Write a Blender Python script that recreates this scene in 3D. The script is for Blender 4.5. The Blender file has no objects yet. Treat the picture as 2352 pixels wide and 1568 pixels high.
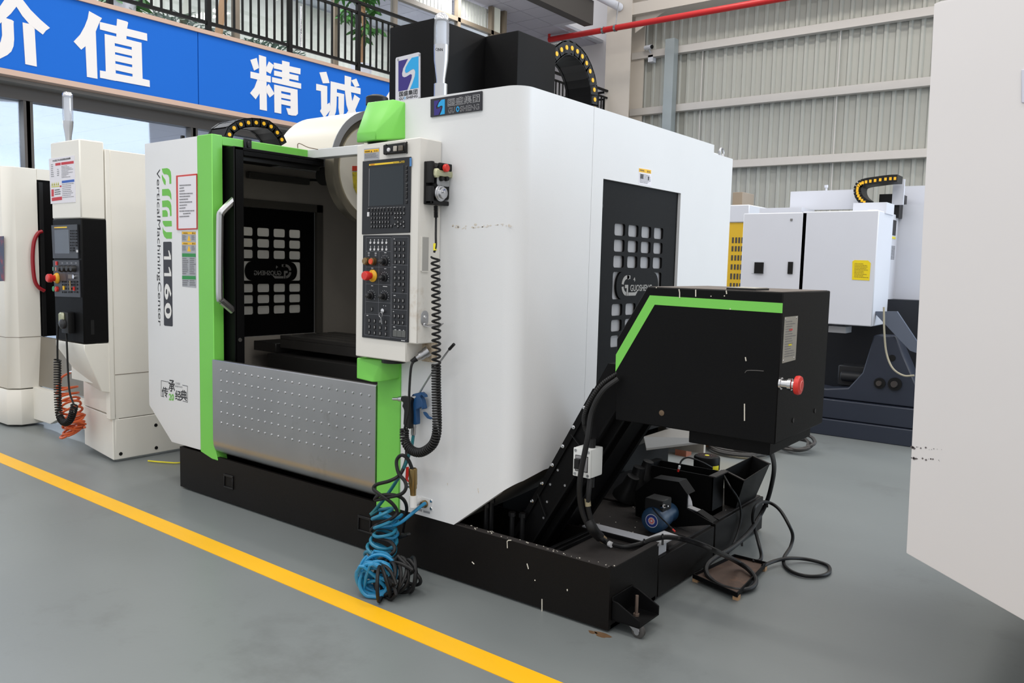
import bpy, bmesh, math, random
from mathutils import Vector, Matrix
random.seed(7)
D = bpy.data
SC = bpy.context.scene
COL = SC.collection

# ------------------------------------------------------------------ camera
F_PX, YAW, PITCH, ROLL, EYE = 1866.0, -0.65256, -0.094545, 0.02494, 1.55
FWD = Vector((math.sin(YAW) * math.cos(PITCH), math.cos(YAW) * math.cos(PITCH), math.sin(PITCH)))
_r = FWD.cross(Vector((0, 0, 1))).normalized()
_u = _r.cross(FWD)
RIGHT = _r * math.cos(ROLL) + _u * math.sin(ROLL)
UP = -_r * math.sin(ROLL) + _u * math.cos(ROLL)
CAM = Vector((0, 0, EYE))
cd = D.cameras.new('camera')
cd.sensor_width = 36
cd.lens = F_PX / 2352 * 36
cd.clip_start = 0.05
cam = D.objects.new('camera', cd)
COL.objects.link(cam)
cam.matrix_world = Matrix(((RIGHT.x, UP.x, -FWD.x, 0), (RIGHT.y, UP.y, -FWD.y, 0), (RIGHT.z, UP.z, -FWD.z, EYE), (0, 0, 0, 1)))
SC.camera = cam

# ------------------------------------------------------------------ sky, hall lamps, exposure
w = D.worlds.new('daylight')
SC.world = w
w.use_nodes = True
bg = w.node_tree.nodes['Background']
bg.inputs[0].default_value = (0.96, 0.975, 1.0, 1)
bg.inputs[1].default_value = 0.95
SC.view_settings.view_transform = 'Standard'
SC.view_settings.look = 'None'
SC.view_settings.gamma = 1
SC.view_settings.use_curve_mapping = False
SC.view_settings.exposure = 0.0

def area(name, loc, sx, sy, power, color=(1, 1, 1), target=None):
    l = D.lights.new(name, 'AREA')
    l.shape = 'RECTANGLE'
    l.size, l.size_y, l.energy, l.color = sx, sy, power, color
    o = D.objects.new(name, l)
    o.location = loc
    if target:
        o.rotation_euler = (Vector(target) - Vector(loc)).to_track_quat('-Z', 'Y').to_euler()
    COL.objects.link(o)
    return o

for _x in (-7.0, -3.2, 0.6, 4.4):
    for _y in (-3.5, 1.0, 5.5, 10.0, 14.0):
        area('hall_lamp', (_x, _y, 8.6), 1.6, 0.5, 66, (1.0, 0.95, 0.88))

# unseen light added at the right to cool and brighten the machine sides
area('cool_side_fill', (10.5, 13.0, 4.2), 7, 5, 900, (0.68, 0.84, 1.0), (-2.2, 4, 1.2))

# ------------------------------------------------------------------ photograph pixel -> point on a plane
def ray(u, v):
    return RIGHT * ((u - 1176) / F_PX) + UP * (-(v - 784) / F_PX) + FWD

def P(u, v, x=None, y=None, z=None):
    d = ray(u, v)
    if x is not None: t = (x - CAM.x) / d.x
    elif y is not None: t = (y - CAM.y) / d.y
    else: t = (z - CAM.z) / d.z
    return CAM + d * t

# ------------------------------------------------------------------ materials
def lin(c):
    return tuple((v / 255 / 12.92) if v / 255 <= 0.04045 else ((v / 255 + 0.055) / 1.055) ** 2.4 for v in c) + (1,)

MATS = {}
def mat(name, rgb, rough=0.5, metal=0.0, vary=0.0, scale=6.0, bump=0.0, bscale=60.0, stain=None, emit=0, alpha=1, spec=0.5, coat=0.0, stain_scale=2.5, stain_lo=0.62):
    if name in MATS: return MATS[name]
    m = D.materials.new(name)
    m.use_nodes = True
    nt = m.node_tree
    b = nt.nodes['Principled BSDF']
    b.inputs['Base Color'].default_value = lin(rgb)
    b.inputs['Roughness'].default_value = rough
    b.inputs['Metallic'].default_value = metal
    b.inputs['Specular IOR Level'].default_value = spec
    b.inputs['Coat Weight'].default_value = coat
    tc = nt.nodes.new('ShaderNodeTexCoord')
    src = None
    if vary:
        n = nt.nodes.new('ShaderNodeTexNoise')
        n.inputs['Scale'].default_value = scale
        n.inputs['Detail'].default_value = 6
        nt.links.new(tc.outputs['Object'], n.inputs['Vector'])
        r = nt.nodes.new('ShaderNodeMapRange')
        r.inputs['To Min'].default_value = 1 - vary
        r.inputs['To Max'].default_value = 1 + vary
        nt.links.new(n.outputs['Fac'], r.inputs['Value'])
        mx = nt.nodes.new('ShaderNodeMix')
        mx.data_type = 'RGBA'
        mx.blend_type = 'MULTIPLY'
        mx.inputs[0].default_value = 1
        mx.inputs[6].default_value = lin(rgb)
        nt.links.new(r.outputs['Result'], mx.inputs[7])
        src = mx.outputs[2]
    if stain:
        n = nt.nodes.new('ShaderNodeTexNoise')
        n.inputs['Scale'].default_value = stain_scale
        n.inputs['Detail'].default_value = 9
        n.inputs['Roughness'].default_value = 0.7
        nt.links.new(tc.outputs['Object'], n.inputs['Vector'])
        r = nt.nodes.new('ShaderNodeMapRange')
        r.inputs['From Min'].default_value = stain_lo
        r.inputs['From Max'].default_value = stain_lo + 0.2
        nt.links.new(n.outputs['Fac'], r.inputs['Value'])
        mx = nt.nodes.new('ShaderNodeMix')
        mx.data_type = 'RGBA'
        mx.inputs[6].default_value = lin(rgb)
        if src: nt.links.new(src, mx.inputs[6])
        mx.inputs[7].default_value = lin(stain)
        nt.links.new(r.outputs['Result'], mx.inputs[0])
        src = mx.outputs[2]
    if src: nt.links.new(src, b.inputs['Base Color'])
    if bump:
        n = nt.nodes.new('ShaderNodeTexNoise')
        n.inputs['Scale'].default_value = bscale
        n.inputs['Detail'].default_value = 4
        nt.links.new(tc.outputs['Object'], n.inputs['Vector'])
        bp = nt.nodes.new('ShaderNodeBump')
        bp.inputs['Strength'].default_value = bump
        bp.inputs['Distance'].default_value = 0.01
        nt.links.new(n.outputs['Fac'], bp.inputs['Height'])
        nt.links.new(bp.outputs['Normal'], b.inputs['Normal'])
    if emit:
        b.inputs['Emission Color'].default_value = lin(rgb)
        b.inputs['Emission Strength'].default_value = emit
    MATS[name] = m
    return m

def glass_mat(name, tint, clear=0.8, gloss=0.12, dirt=(150, 150, 150), rough=0.05):
    m = D.materials.new(name)
    m.use_nodes = True
    nt = m.node_tree
    nt.nodes.remove(nt.nodes['Principled BSDF'])
    out = nt.nodes['Material Output']
    tr = nt.nodes.new('ShaderNodeBsdfTransparent')
    tr.inputs[0].default_value = lin(tint)
    df = nt.nodes.new('ShaderNodeBsdfDiffuse')
    df.inputs[0].default_value = lin(dirt)
    gl = nt.nodes.new('ShaderNodeBsdfGlossy')
    gl.inputs['Roughness'].default_value = rough
    m1 = nt.nodes.new('ShaderNodeMixShader')
    m1.inputs[0].default_value = clear
    nt.links.new(df.outputs[0], m1.inputs[1])
    nt.links.new(tr.outputs[0], m1.inputs[2])
    m2 = nt.nodes.new('ShaderNodeMixShader')
    m2.inputs[0].default_value = gloss
    nt.links.new(m1.outputs[0], m2.inputs[1])
    nt.links.new(gl.outputs[0], m2.inputs[2])
    nt.links.new(m2.outputs[0], out.inputs[0])
    MATS[name] = m
    return m

WHITE = mat('white_paint', (225, 226, 227), 0.38, vary=0.03, scale=3, bump=0.05, bscale=220, stain=(212, 207, 198), stain_scale=1.6, stain_lo=0.66)
WHITE2 = mat('cool_white_paint', (216, 219, 228), 0.45, vary=0.02, scale=3)
CONSOLE = mat('worn_console_white', (224, 221, 214), 0.42, vary=0.03, stain=(176, 152, 122), stain_scale=3.2, stain_lo=0.6, bump=0.04, bscale=250)
IVORY = mat('ivory_paint', (237, 234, 225), 0.42, vary=0.03, scale=3, stain=(216, 204, 184), stain_scale=1.8, stain_lo=0.67)
GREEN = mat('green_paint', (118, 204, 82), 0.4, vary=0.05, scale=5, bump=0.05, bscale=220, stain=(92, 160, 66), stain_scale=3, stain_lo=0.66)
BLACK = mat('black_paint', (14, 14, 15), 0.5, vary=0.12, scale=8, bump=0.1, bscale=300, stain=(34, 32, 30), stain_scale=3.5, stain_lo=0.68, spec=0.11)
TANKBLACK = mat('worn_black_paint', (21, 19, 18), 0.45, vary=0.15, scale=5, bump=0.08, bscale=260, stain=(48, 43, 38), stain_scale=4, stain_lo=0.7, spec=0.14)
DUSTY = mat('dusty_black_steel', (54, 51, 50), 0.65, vary=0.2, scale=12, bump=0.15, bscale=200, stain=(76, 71, 68), stain_scale=9, stain_lo=0.6, spec=0.2)
INNER = mat('grey_interior', (176, 169, 159), 0.5, vary=0.1, scale=4)
BLACKPL = mat('black_plastic', (22, 22, 23), 0.42, spec=0.3)
RUBBER = mat('black_rubber', (22, 22, 23), 0.5, vary=0.15, scale=30, spec=0.35)
PANELBLK = mat('panel_charcoal', (42, 44, 48), 0.45, spec=0.3)
KEYBLK = mat('key_black', (20, 20, 22), 0.4)
SCREEN = mat('dark_screen', (40, 48, 54), 0.2, spec=0.3)
STEEL = mat('steel', (176, 176, 178), 0.32, 1.0, vary=0.12, scale=7)
CHROME = mat('chrome', (214, 214, 216), 0.16, 1.0)
ALU = mat('aluminium', (196, 197, 200), 0.3, 1.0)
BRASS = mat('brass', (150, 128, 86), 0.35, 1.0)
RED = mat('red_plastic', (214, 48, 40), 0.35)
DARKRED = mat('dark_red', (150, 28, 38), 0.35)
ORANGE = mat('orange_plastic', (232, 96, 36), 0.4)
YELLOW = mat('yellow', (244, 190, 20), 0.45)
CAPYEL = mat('cap_yellow', (246, 186, 34), 0.45)
LEMON = mat('lemon_tape', (236, 222, 40), 0.5)
PRINTW = mat('print_white', (214, 214, 216), 0.5)
PRINTK = mat('print_black', (34, 34, 38), 0.5)
PRINTG = mat('print_grey', (120, 120, 124), 0.5)
SILVER = mat('silver_label', (170, 172, 176), 0.4, 0.35)
PAPER = mat('paper', (232, 230, 236), 0.6)
LBLUE = mat('logo_blue', (20, 160, 222), 0.4)
NAVYL = mat('logo_navy', (44, 30, 120), 0.4)
NAVY = mat('navy_paint', (42, 48, 62), 0.45, vary=0.1, scale=4)
MOTORBLUE = mat('motor_blue', (36, 66, 96), 0.4, vary=0.2, scale=20)
HOSEBLUE = mat('hose_blue', (36, 132, 178), 0.35, vary=0.08, scale=14)
HOSETEAL = mat('hose_teal', (28, 104, 112), 0.35)
GUNBLUE = mat('gun_blue', (24, 74, 122), 0.4)
WOOD = mat('pallet_wood', (176, 140, 104), 0.7, vary=0.2, scale=10)
WOODRED = mat('reddish_wood', (140, 84, 62), 0.7, vary=0.2, scale=10)
RUST = mat('rusty_brown', (84, 66, 56), 0.75, vary=0.25, scale=18, stain=(122, 90, 70), stain_scale=8, stain_lo=0.55)
LEAF = mat('leaf_green', (58, 110, 48), 0.5, vary=0.25, scale=8)
PALE = mat('light_grey_strip', (196, 198, 204), 0.5, stain=(40, 38, 38), stain_scale=60, stain_lo=0.64)
TABLE = mat('table_iron', (74, 72, 70), 0.38, 0.6, vary=0.15, scale=10)
DRUM = mat('drum_steel', (196, 188, 168), 0.3, 0.75, vary=0.08, scale=5)
CREAM = mat('cream_cover', (226, 221, 208), 0.4, vary=0.02)
PANE = glass_mat('machine_pane', (238, 237, 233), 0.52, 0.1, (200, 201, 206), 0.2)
ACRYL = glass_mat('clear_acrylic', (240, 243, 248), 0.78, 0.16, (225, 228, 234), 0.08)
WGLASS = glass_mat('window_glass', (244, 247, 250), 0.96, 0.07, (120, 124, 128), 0.02)
TAPE = glass_mat('clear_tape', (226, 230, 190), 0.45, 0.15, (206, 208, 168), 0.25)

# ------------------------------------------------------------------ mesh builder
class MB:
    def __init__(s): s.bm = bmesh.new()
    def prism(s, pts, vec):
        pts = [Vector(p) for p in pts]; vec = Vector(vec)
        a = [s.bm.verts.new(p) for p in pts]; b = [s.bm.verts.new(p + vec) for p in pts]
        n = len(pts)
        s.bm.faces.new(a[::-1]); s.bm.faces.new(b)
        for i in range(n): s.bm.faces.new((a[i], a[(i + 1) % n], b[(i + 1) % n], b[i]))
        return s
    def box(s, x0, x1, y0, y1, z0, z1):
        return s.prism([(x0, y0, z0), (x1, y0, z0), (x1, y1, z0), (x0, y1, z0)], (0, 0, z1 - z0))
    def hexa(s, lo, hi):
        a = [s.bm.verts.new(Vector(p)) for p in lo]; b = [s.bm.verts.new(Vector(p)) for p in hi]
        n = len(lo)
        s.bm.faces.new(a[::-1]); s.bm.faces.new(b)
        for i in range(n): s.bm.faces.new((a[i], a[(i + 1) % n], b[(i + 1) % n], b[i]))
        return s
    def face(s, pts):
        s.bm.faces.new([s.bm.verts.new(Vector(p)) for p in pts]); return s
    def lathe(s, p0, axis, prof, n=20):
        # prof: (distance along axis, radius)
        p0 = Vector(p0); ax = Vector(axis).normalized()
        t = ax.orthogonal().normalized(); q = ax.cross(t)
        rings = []
        for d, r in prof:
            if r < 1e-6: rings.append([s.bm.verts.new(p0 + ax * d)])
            else: rings.append([s.bm.verts.new(p0 + ax * d + (t * math.cos(2 * math.pi * i / n) + q * math.sin(2 * math.pi * i / n)) * r) for i in range(n)])
        for a, b in zip(rings, rings[1:]):
            for i in range(n):
                j = (i + 1) % n
                if len(a) == 1 and len(b) == 1: continue
                if len(a) == 1: s.bm.faces.new((a[0], b[j], b[i]))
                elif len(b) == 1: s.bm.faces.new((a[i], a[j], b[0]))
                else: s.bm.faces.new((a[i], a[j], b[j], b[i]))
        if len(rings[0]) > 1: s.bm.faces.new(rings[0][::-1])
        if len(rings[-1]) > 1: s.bm.faces.new(rings[-1])
        return s
    def cyl(s, p0, p1, r0, r1=None, n=16):
        p0 = Vector(p0); p1 = Vector(p1)
        return s.lathe(p0, p1 - p0, [(0, r0), ((p1 - p0).length, r0 if r1 is None else r1)], n)
    def tube(s, pts, r, n=8):
        pts = [Vector(p) for p in pts]
        t0 = (pts[1] - pts[0]).normalized()
        nrm = t0.orthogonal().normalized()
        rings = []
        for i, p in enumerate(pts):
            t = (pts[min(i + 1, len(pts) - 1)] - pts[max(i - 1, 0)])
            if t.length < 1e-9: t = t0
            t = t.normalized()
            nrm = (nrm - t * nrm.dot(t))
            nrm = t.orthogonal().normalized() if nrm.length < 1e-6 else nrm.normalized()
            b = t.cross(nrm)
            rr = r[i] if isinstance(r, (list, tuple)) else r
            rings.append([s.bm.verts.new(p + (nrm * math.cos(2 * math.pi * k / n) + b * math.sin(2 * math.pi * k / n)) * rr) for k in range(n)])
        for a, b in zip(rings, rings[1:]):
            for k in range(n): s.bm.faces.new((a[k], a[(k + 1) % n], b[(k + 1) % n], b[k]))
        s.bm.faces.new(rings[0][::-1]); s.bm.faces.new(rings[-1])
        return s
    def bar(s, a, b, w, h, up=(0, 0, 1)):
        a = Vector(a); b = Vector(b); d = (b - a).normalized()
        side = d.cross(Vector(up))
        side = d.orthogonal().normalized() if side.length < 1e-6 else side.normalized()
        top = side.cross(d)
        q = [a + side * (w / 2) * i + top * (h / 2) * j for i, j in ((-1, -1), (1, -1), (1, 1), (-1, 1))]
        return s.prism(q, b - a)

ORG = {}
def link(o, parent):
    COL.objects.link(o)
    if parent: o.parent = parent
    return o

def obj(name, mb, m, parent=None, bevel=0.0, seg=1, flat=False, recalc=True):
    bm = mb.bm
    if recalc: bmesh.ops.recalc_face_normals(bm, faces=bm.faces[:])
    if bevel:
        es = [e for e in bm.edges if len(e.link_faces) == 2 and e.calc_face_angle(0) > 0.5]
        bmesh.ops.bevel(bm, geom=es, offset=bevel, segments=seg, profile=0.7, affect='EDGES', clamp_overlap=True)
    off = ORG.get(parent.name if parent else None, Vector((0, 0, 0)))
    for v in bm.verts: v.co -= off
    for e in bm.edges:
        if len(e.link_faces) == 2: e.smooth = e.calc_face_angle(0) < 0.62
    for f in bm.faces: f.smooth = not flat
    me = D.meshes.new(name)
    bm.to_mesh(me); bm.free()
    me.materials.append(m)
    o = D.objects.new(name, me)
    link(o, parent)
    ORG[o.name] = off
    return o

def tag(o, label, cat, group=None, kind=None):
    o['label'] = label
    if cat: o['category'] = cat
    if group: o['group'] = group
    if kind: o['kind'] = kind
    return o

def thing(name, loc, label, cat, group=None):
    o = D.objects.new(name, None)
    o.empty_display_size = 0.2
    o.location = loc
    COL.objects.link(o)
    ORG[o.name] = Vector(loc)
    return tag(o, label, cat, group)

def struct(name, mb, m, parent=None, label=None, bevel=0):
    o = obj(name, mb, m, parent, bevel)
    if parent is None:
        o['kind'] = 'structure'
        if label: o['label'] = label
    return o

_fc = {}
def text_mesh(body, bold=0.0):
    if (body, bold) in _fc: return _fc[(body, bold)]
    c = D.curves.new('txt', 'FONT'); c.body = body; c.resolution_u = 3
    o = D.objects.new('txt', c); COL.objects.link(o)
    dg = bpy.context.evaluated_depsgraph_get()
    me = D.meshes.new_from_object(o.evaluated_get(dg), depsgraph=dg)
    D.objects.remove(o)
    vs = [v.co.copy() for v in me.vertices]; fs = [tuple(p.vertices) for p in me.polygons]
    D.meshes.remove(me)
    V, Fc = [], []
    for k, (dx, dy) in enumerate([(0, 0)] if not bold else [(0, 0), (bold, 0), (-bold, 0), (0, bold), (0, -bold)]):
        o0 = len(V)
        V += [Vector((v.x + dx, v.y + dy, k * 0.02)) for v in vs]
        Fc += [tuple(i + o0 for i in f) for f in fs]
    _fc[(body, bold)] = (V, Fc)
    return V, Fc

def text(body, ll, lr, ul, m, parent, bold=0.0, lift=0.0008, name='lettering', thick=0.0):
    """Lettering that fills the parallelogram lower-left, lower-right, upper-left."""
    V, Fc = text_mesh(body, bold)
    ll, lr, ul = Vector(ll), Vector(lr), Vector(ul)
    x0 = min(v.x for v in V); x1 = max(v.x for v in V); y0 = min(v.y for v in V); y1 = max(v.y for v in V)
    ex, ey = lr - ll, ul - ll
    n = ex.cross(ey).normalized()
    bm = bmesh.new()
    vs = [bm.verts.new(ll + ex * ((v.x - x0) / (x1 - x0)) + ey * ((v.y - y0) / (y1 - y0)) + n * (lift + v.z * 0.004)) for v in V]
    for f in Fc:
        try: bm.faces.new([vs[i] for i in f])
        except ValueError: pass
    if thick:
        r = bmesh.ops.extrude_face_region(bm, geom=bm.faces[:])
        for g in r['geom']:
            if isinstance(g, bmesh.types.BMVert): g.co -= n * thick
    mb = MB(); mb.bm.free(); mb.bm = bm
    return obj(name, mb, m, parent, flat=True, recalc=bool(thick))

def decal(name, pts, m, parent, n, t=0.0012):
    """A thin sheet (sticker, plate): polygon pts pushed out along n."""
    n = Vector(n).normalized()
    return obj(name, MB().prism(pts, n * t), m, parent)

def lines(parent, ll, lr, ul, rows, m, seed=0, fill=0.55, lo=0.4, lift=0.002, name='small_print', words=True):
    """Rows of fine print too small to read, as short strokes."""
    rd = random.Random(seed); ll, lr, ul = Vector(ll), Vector(lr), Vector(ul)
    ex, ey = lr - ll, ul - ll; n = ex.cross(ey).normalized() * lift
    mb = MB()
    for i in range(rows):
        y0 = 1 - (i + fill) / rows; y1 = y0 + fill / rows * 0.9
        x = 0.0; end = rd.uniform(lo, 1.0)
        while x < end:
            wd = min(rd.uniform(0.04, 0.14) if words else 2, end - x)
            mb.face([ll + ex * a + ey * b + n for a, b in ((x, y0), (x + wd, y0), (x + wd, y1), (x, y1))])
            x += wd + 0.025
    o = obj(name, mb, m, parent, flat=True, recalc=False)
    return o

def smooth_path(pts, k=8):
    pts = [Vector(p) for p in pts]; out = []
    q = [pts[0] * 2 - pts[1]] + pts + [pts[-1] * 2 - pts[-2]]
    for i in range(1, len(q) - 2):
        a, b, c, d = q[i - 1], q[i], q[i + 1], q[i + 2]
        for j in range(k):
            t = j / k
            out.append(0.5 * ((2 * b) + (c - a) * t + (2 * a - 5 * b + 4 * c - d) * t * t + (3 * b - a - 3 * c + d) * t ** 3))
    out.append(pts[-1])
    return out

def coil(path, rad, turns, per=10):
    """Helix of given radius wound round a path."""
    path = [Vector(p) for p in path]
    L = [0]
    for a, b in zip(path, path[1:]): L.append(L[-1] + (b - a).length)
    N = int(turns * per); out = []
    nrm = (path[1] - path[0]).orthogonal().normalized(); i = 0
    for k in range(N + 1):
        s = L[-1] * k / N
        while i < len(L) - 2 and L[i + 1] < s: i += 1
        t = (s - L[i]) / max(1e-9, L[i + 1] - L[i])
        p = path[i].lerp(path[i + 1], t)
        d = (path[min(i + 2, len(path) - 1)] - path[max(i - 1, 0)]).normalized()
        nrm = (nrm - d * nrm.dot(d)).normalized(); b = d.cross(nrm)
        a = 2 * math.pi * k / per
        rr = rad(k / N) if callable(rad) else rad
        out.append(p + (nrm * math.cos(a) + b * math.sin(a)) * rr)
    return out

def rounded(pts_fn, w, h, r, k=4):
    """Rounded rectangle corner list in (a, b) centred on 0."""
    out = []
    for cx, cy, a0 in ((w / 2 - r, h / 2 - r, 0), (-w / 2 + r, h / 2 - r, 90), (-w / 2 + r, -h / 2 + r, 180), (w / 2 - r, -h / 2 + r, 270)):
        for i in range(k + 1):
            a = math.radians(a0 + 90 * i / k)
            out.append(pts_fn(cx + r * math.cos(a), cy + r * math.sin(a)))
    return out

NF = (0, -1, 0)   # facing the photographer along the machine fronts
NR = (1, 0, 0)    # facing right, the machine sides
# =================================================================== SETTING
FLOOR = mat('grey_epoxy', (122, 127, 127), 0.36, vary=0.09, scale=1.1, bump=0.03, bscale=40, stain=(102, 105, 104), stain_scale=0.9, stain_lo=0.56, spec=0.45)
struct('floor', MB().box(-16, 7, -6, 17.4, -0.05, 0), FLOOR, label='grey epoxy factory floor')
LINE = mat('yellow_floor_paint', (250, 188, 14), 0.42, vary=0.04, scale=4, stain=(186, 140, 40), stain_scale=5, stain_lo=0.68)
struct('trim_1', MB().prism([(-9.6, 2.431, 0), (4, 2.244, 0), (4, 2.361, 0), (-9.6, 2.548, 0)], (0, 0, 0.002)), LINE, label='yellow painted line across the grey floor')
# rust mark and scuffs on the floor
SCUFF = mat('floor_rust', (104, 78, 52), 0.7, vary=0.3, scale=40)
for k, (u, v, r) in enumerate([(1383, 1458, .022), (1361, 1452, .012)]):
    c = P(u, v, z=0)
    o = obj('rust_mark', MB().prism([(c.x + r * 1.7 * math.cos(a) * (1 + .3 * math.sin(3 * a)), c.y + r * math.sin(a), 0) for a in [i * .4488 for i in range(14)]], (0, 0, .001)), SCUFF)
    tag(o, ['round rust stain on the floor at the tank corner', 'small rust fleck on the floor beside the tank corner'][k], 'stain')

# ---- corrugated back wall with girts
CORR = mat('corrugated_sheet', (168, 168, 161), 0.45, 0.1, vary=0.03, scale=3)
GIRT = mat('girt_white', (194, 189, 184), 0.5, vary=0.03)
mb = MB()
YW = 17.0
prof = []
x = -9.6
while x < 5:
    prof += [(x, 0), (x + .03, -.045), (x + .075, -.045), (x + .105, 0)]
    x += .215
bm = mb.bm
lo = [bm.verts.new((a, YW + b, 0)) for a, b in prof]; hi = [bm.verts.new((a, YW + b, 9.5)) for a, b in prof]
for i in range(len(prof) - 1): bm.faces.new((lo[i], lo[i + 1], hi[i + 1], hi[i]))
o = obj('wall_back', mb, CORR, flat=True); o['kind'] = 'structure'; o['label'] = 'pale corrugated sheet metal back wall'
for zc in (6.36, 5.1, 3.8, 2.5, 1.2):
    g = obj('girt', MB().box(-9.6, 5, YW - .2, YW - .05, zc - .08, zc + .08), GIRT, o, 0.006)
for xr in (-7.9, -5.0, -2.2):
    obj('sag_rod', MB().cyl((xr, YW - .07, .1), (xr, YW - .07, 6.3), .012, n=6), GIRT, o)
WALLW = mat('plaster_white', (216, 213, 214), 0.75, vary=0.03, scale=2)
struct('wall_side', MB().box(-16, -9.6, YW - .12, YW + .1, 0, 9.5), WALLW, label='smooth white wall behind the balcony end')
COLW = mat('steel_column_cream', (196, 188, 178), 0.5, vary=0.03)
colm = MB().box(-9.78, -9.72 + .02, YW - .75, YW - .12, 0, 9.5).box(-9.78 - .15, -9.3, YW - .78, YW - .75, 0, 9.5).box(-9.93, -9.3, YW - .15, YW - .12, 0, 9.5)
c = struct('column_steel', colm, COLW, label='cream painted steel column at the hall corner')
obj('bracket', MB().prism([(-9.3, YW - .6, 7.1), (-9.3, YW - .6, 6.75), (-8.6, YW - .6, 7.1)], (0, .02, 0)).box(-9.9, 4, YW - .75, YW - .3, 7.1, 7.35), COLW, c)
gp = obj('downpipe', MB().box(-8.62, -8.4, YW - .45, YW - .25, 0, 6.55), mat('galvanised_grey', (150, 158, 160), 0.4, 0.3))
tag(gp, 'grey square downpipe standing against the corrugated wall', 'pipe')

# ---- red sprinkler pipe
rp = thing('fire_pipe', (-11, 15.5, 6.63), 'long red fire pipe running high below the girts', 'pipe')
obj('pipe', MB().cyl((-11.0, 15.5, 6.64), (6, 15.5, 6.62), .062, n=16), RED if False else mat('pipe_red', (186, 30, 30), 0.4), rp)
obj('lever', MB().cyl((-11.0, 15.5, 6.64), (-11.0, 15.5, 6.78), .03, n=10).box(-11.02, -10.75, 15.49, 15.51, 6.78, 6.81), mat('pipe_red', (186, 30, 30)), rp)
obj('hanger', MB().lathe((-9.3, 15.5, 6.635), (1, 0, 0), [(0, .075), (.05, .075)], 14).cyl((-9.27, 15.5, 6.7), (-9.45, 15.9, 7.3), .014, n=6), STEEL, rp)
obj('hanger', MB().lathe((-9.6, 15.5, 6.635), (1, 0, 0), [(0, .075), (.05, .075)], 14), STEEL, rp)

cc = thing('security_camera', P(1490, 112, y=16.7), 'small white security camera on the corrugated wall', 'camera')
q = P(1490, 108, y=16.7)
obj('housing', MB().cyl(q + Vector((-.1, .03, 0)), q + Vector((.1, -.05, -.02)), .05, n=12), WHITE2, cc)
obj('lens', MB().cyl(q + Vector((.1, -.05, -.02)), q + Vector((.115, -.056, -.022)), .045, n=12), BLACKPL, cc)
obj('mount', MB().cyl(q + Vector((0, .02, -.05)), q + Vector((0, .3, -.22)), .02, n=8).box(q.x - .06, q.x + .06, 16.8, 16.95, q.z - .3, q.z - .15), WHITE2, cc)

# ---- office building on the left: fascia sign, balcony, shop front
XS = -9.8
SIGNBLUE = mat('sign_blue', (12, 98, 196), 0.6, vary=0.02, scale=2, spec=0.2)
TRIMTAN = mat('copper_tan', (188, 158, 140), 0.45, 0.2)
SIGNW = mat('sign_letter_white', (226, 221, 219), 0.6)
sg = thing('fascia_sign', (XS, 9, 3.44), 'long blue fascia sign with large white characters below the balcony', 'sign')
for y0, y1 in ((1.0, 6.02), (6.03, 11.0), (11.01, 16.3)):
    obj('sign_panel', MB().box(XS - .12, XS, y0, y1, 3.5, 4.41), SIGNBLUE, sg)
obj('trim', MB().box(XS - .14, XS + .03, 1.0, 16.3, 4.41, 4.46), TRIMTAN, sg)
obj('trim', MB().box(XS - .14, XS + .03, 1.0, 16.3, 3.44, 3.5), TRIMTAN, sg)
def strokes(polys, ox, sc=4.9):
    mb = MB()
    for k, pl in enumerate(polys):
        mb.prism([P(ox + a / sc, b / sc, x=XS) for a, b in pl], (.006 + .0003 * k, 0, 0))
    return mb
CH1 = [[(-150, 230), (0, 70), (60, -20), (110, -80), (200, -80), (255, 0), (340, 110), (450, 220), (560, 315), (515, 345), (480, 390), (390, 322), (328, 270), (250, 180), (183, 75), (120, 155), (65, 205), (-40, 300)],
       [(10, 200), (65, 205), (130, 225), (152, 240), (150, 275), (157, 440), (150, 520), (125, 580), (80, 620), (0, 660), (-60, 685), (-90, 600), (-30, 540), (5, 470), (22, 400), (15, 235)],
       [(252, 253), (328, 270), (387, 322), (412, 750), (283, 722)]]
CH2 = [[(1000, 125), (1145, 205), (1120, 245), (1075, 355), (1095, 888), (977, 865), (960, 520), (912, 560), (827, 468), (900, 390), (950, 300), (985, 210)],
       [(1120, 247), (1310, 292), (1316, 212), (1425, 243), (1440, 255), (1427, 322), (1652, 378), (1655, 462), (1420, 405), (1420, 440), (1308, 412), (1308, 380), (1123, 332)],
       [(1175, 382), (1285, 407), (1303, 912), (1192, 890)], [(1478, 455), (1590, 482), (1604, 960), (1492, 940)],
       [(1280, 406), (1482, 455), (1480, 531), (1285, 485)], [(1287, 517), (1480, 562), (1483, 631), (1290, 587)],
       [(1291, 613), (1484, 657), (1487, 729), (1293, 687)], [(1295, 717), (1488, 759), (1490, 833), (1298, 790)],
       [(1122, 793), (1190, 805), (1298, 826), (1491, 864), (1603, 887), (1680, 905), (1683, 980), (1124, 876)]]
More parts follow.
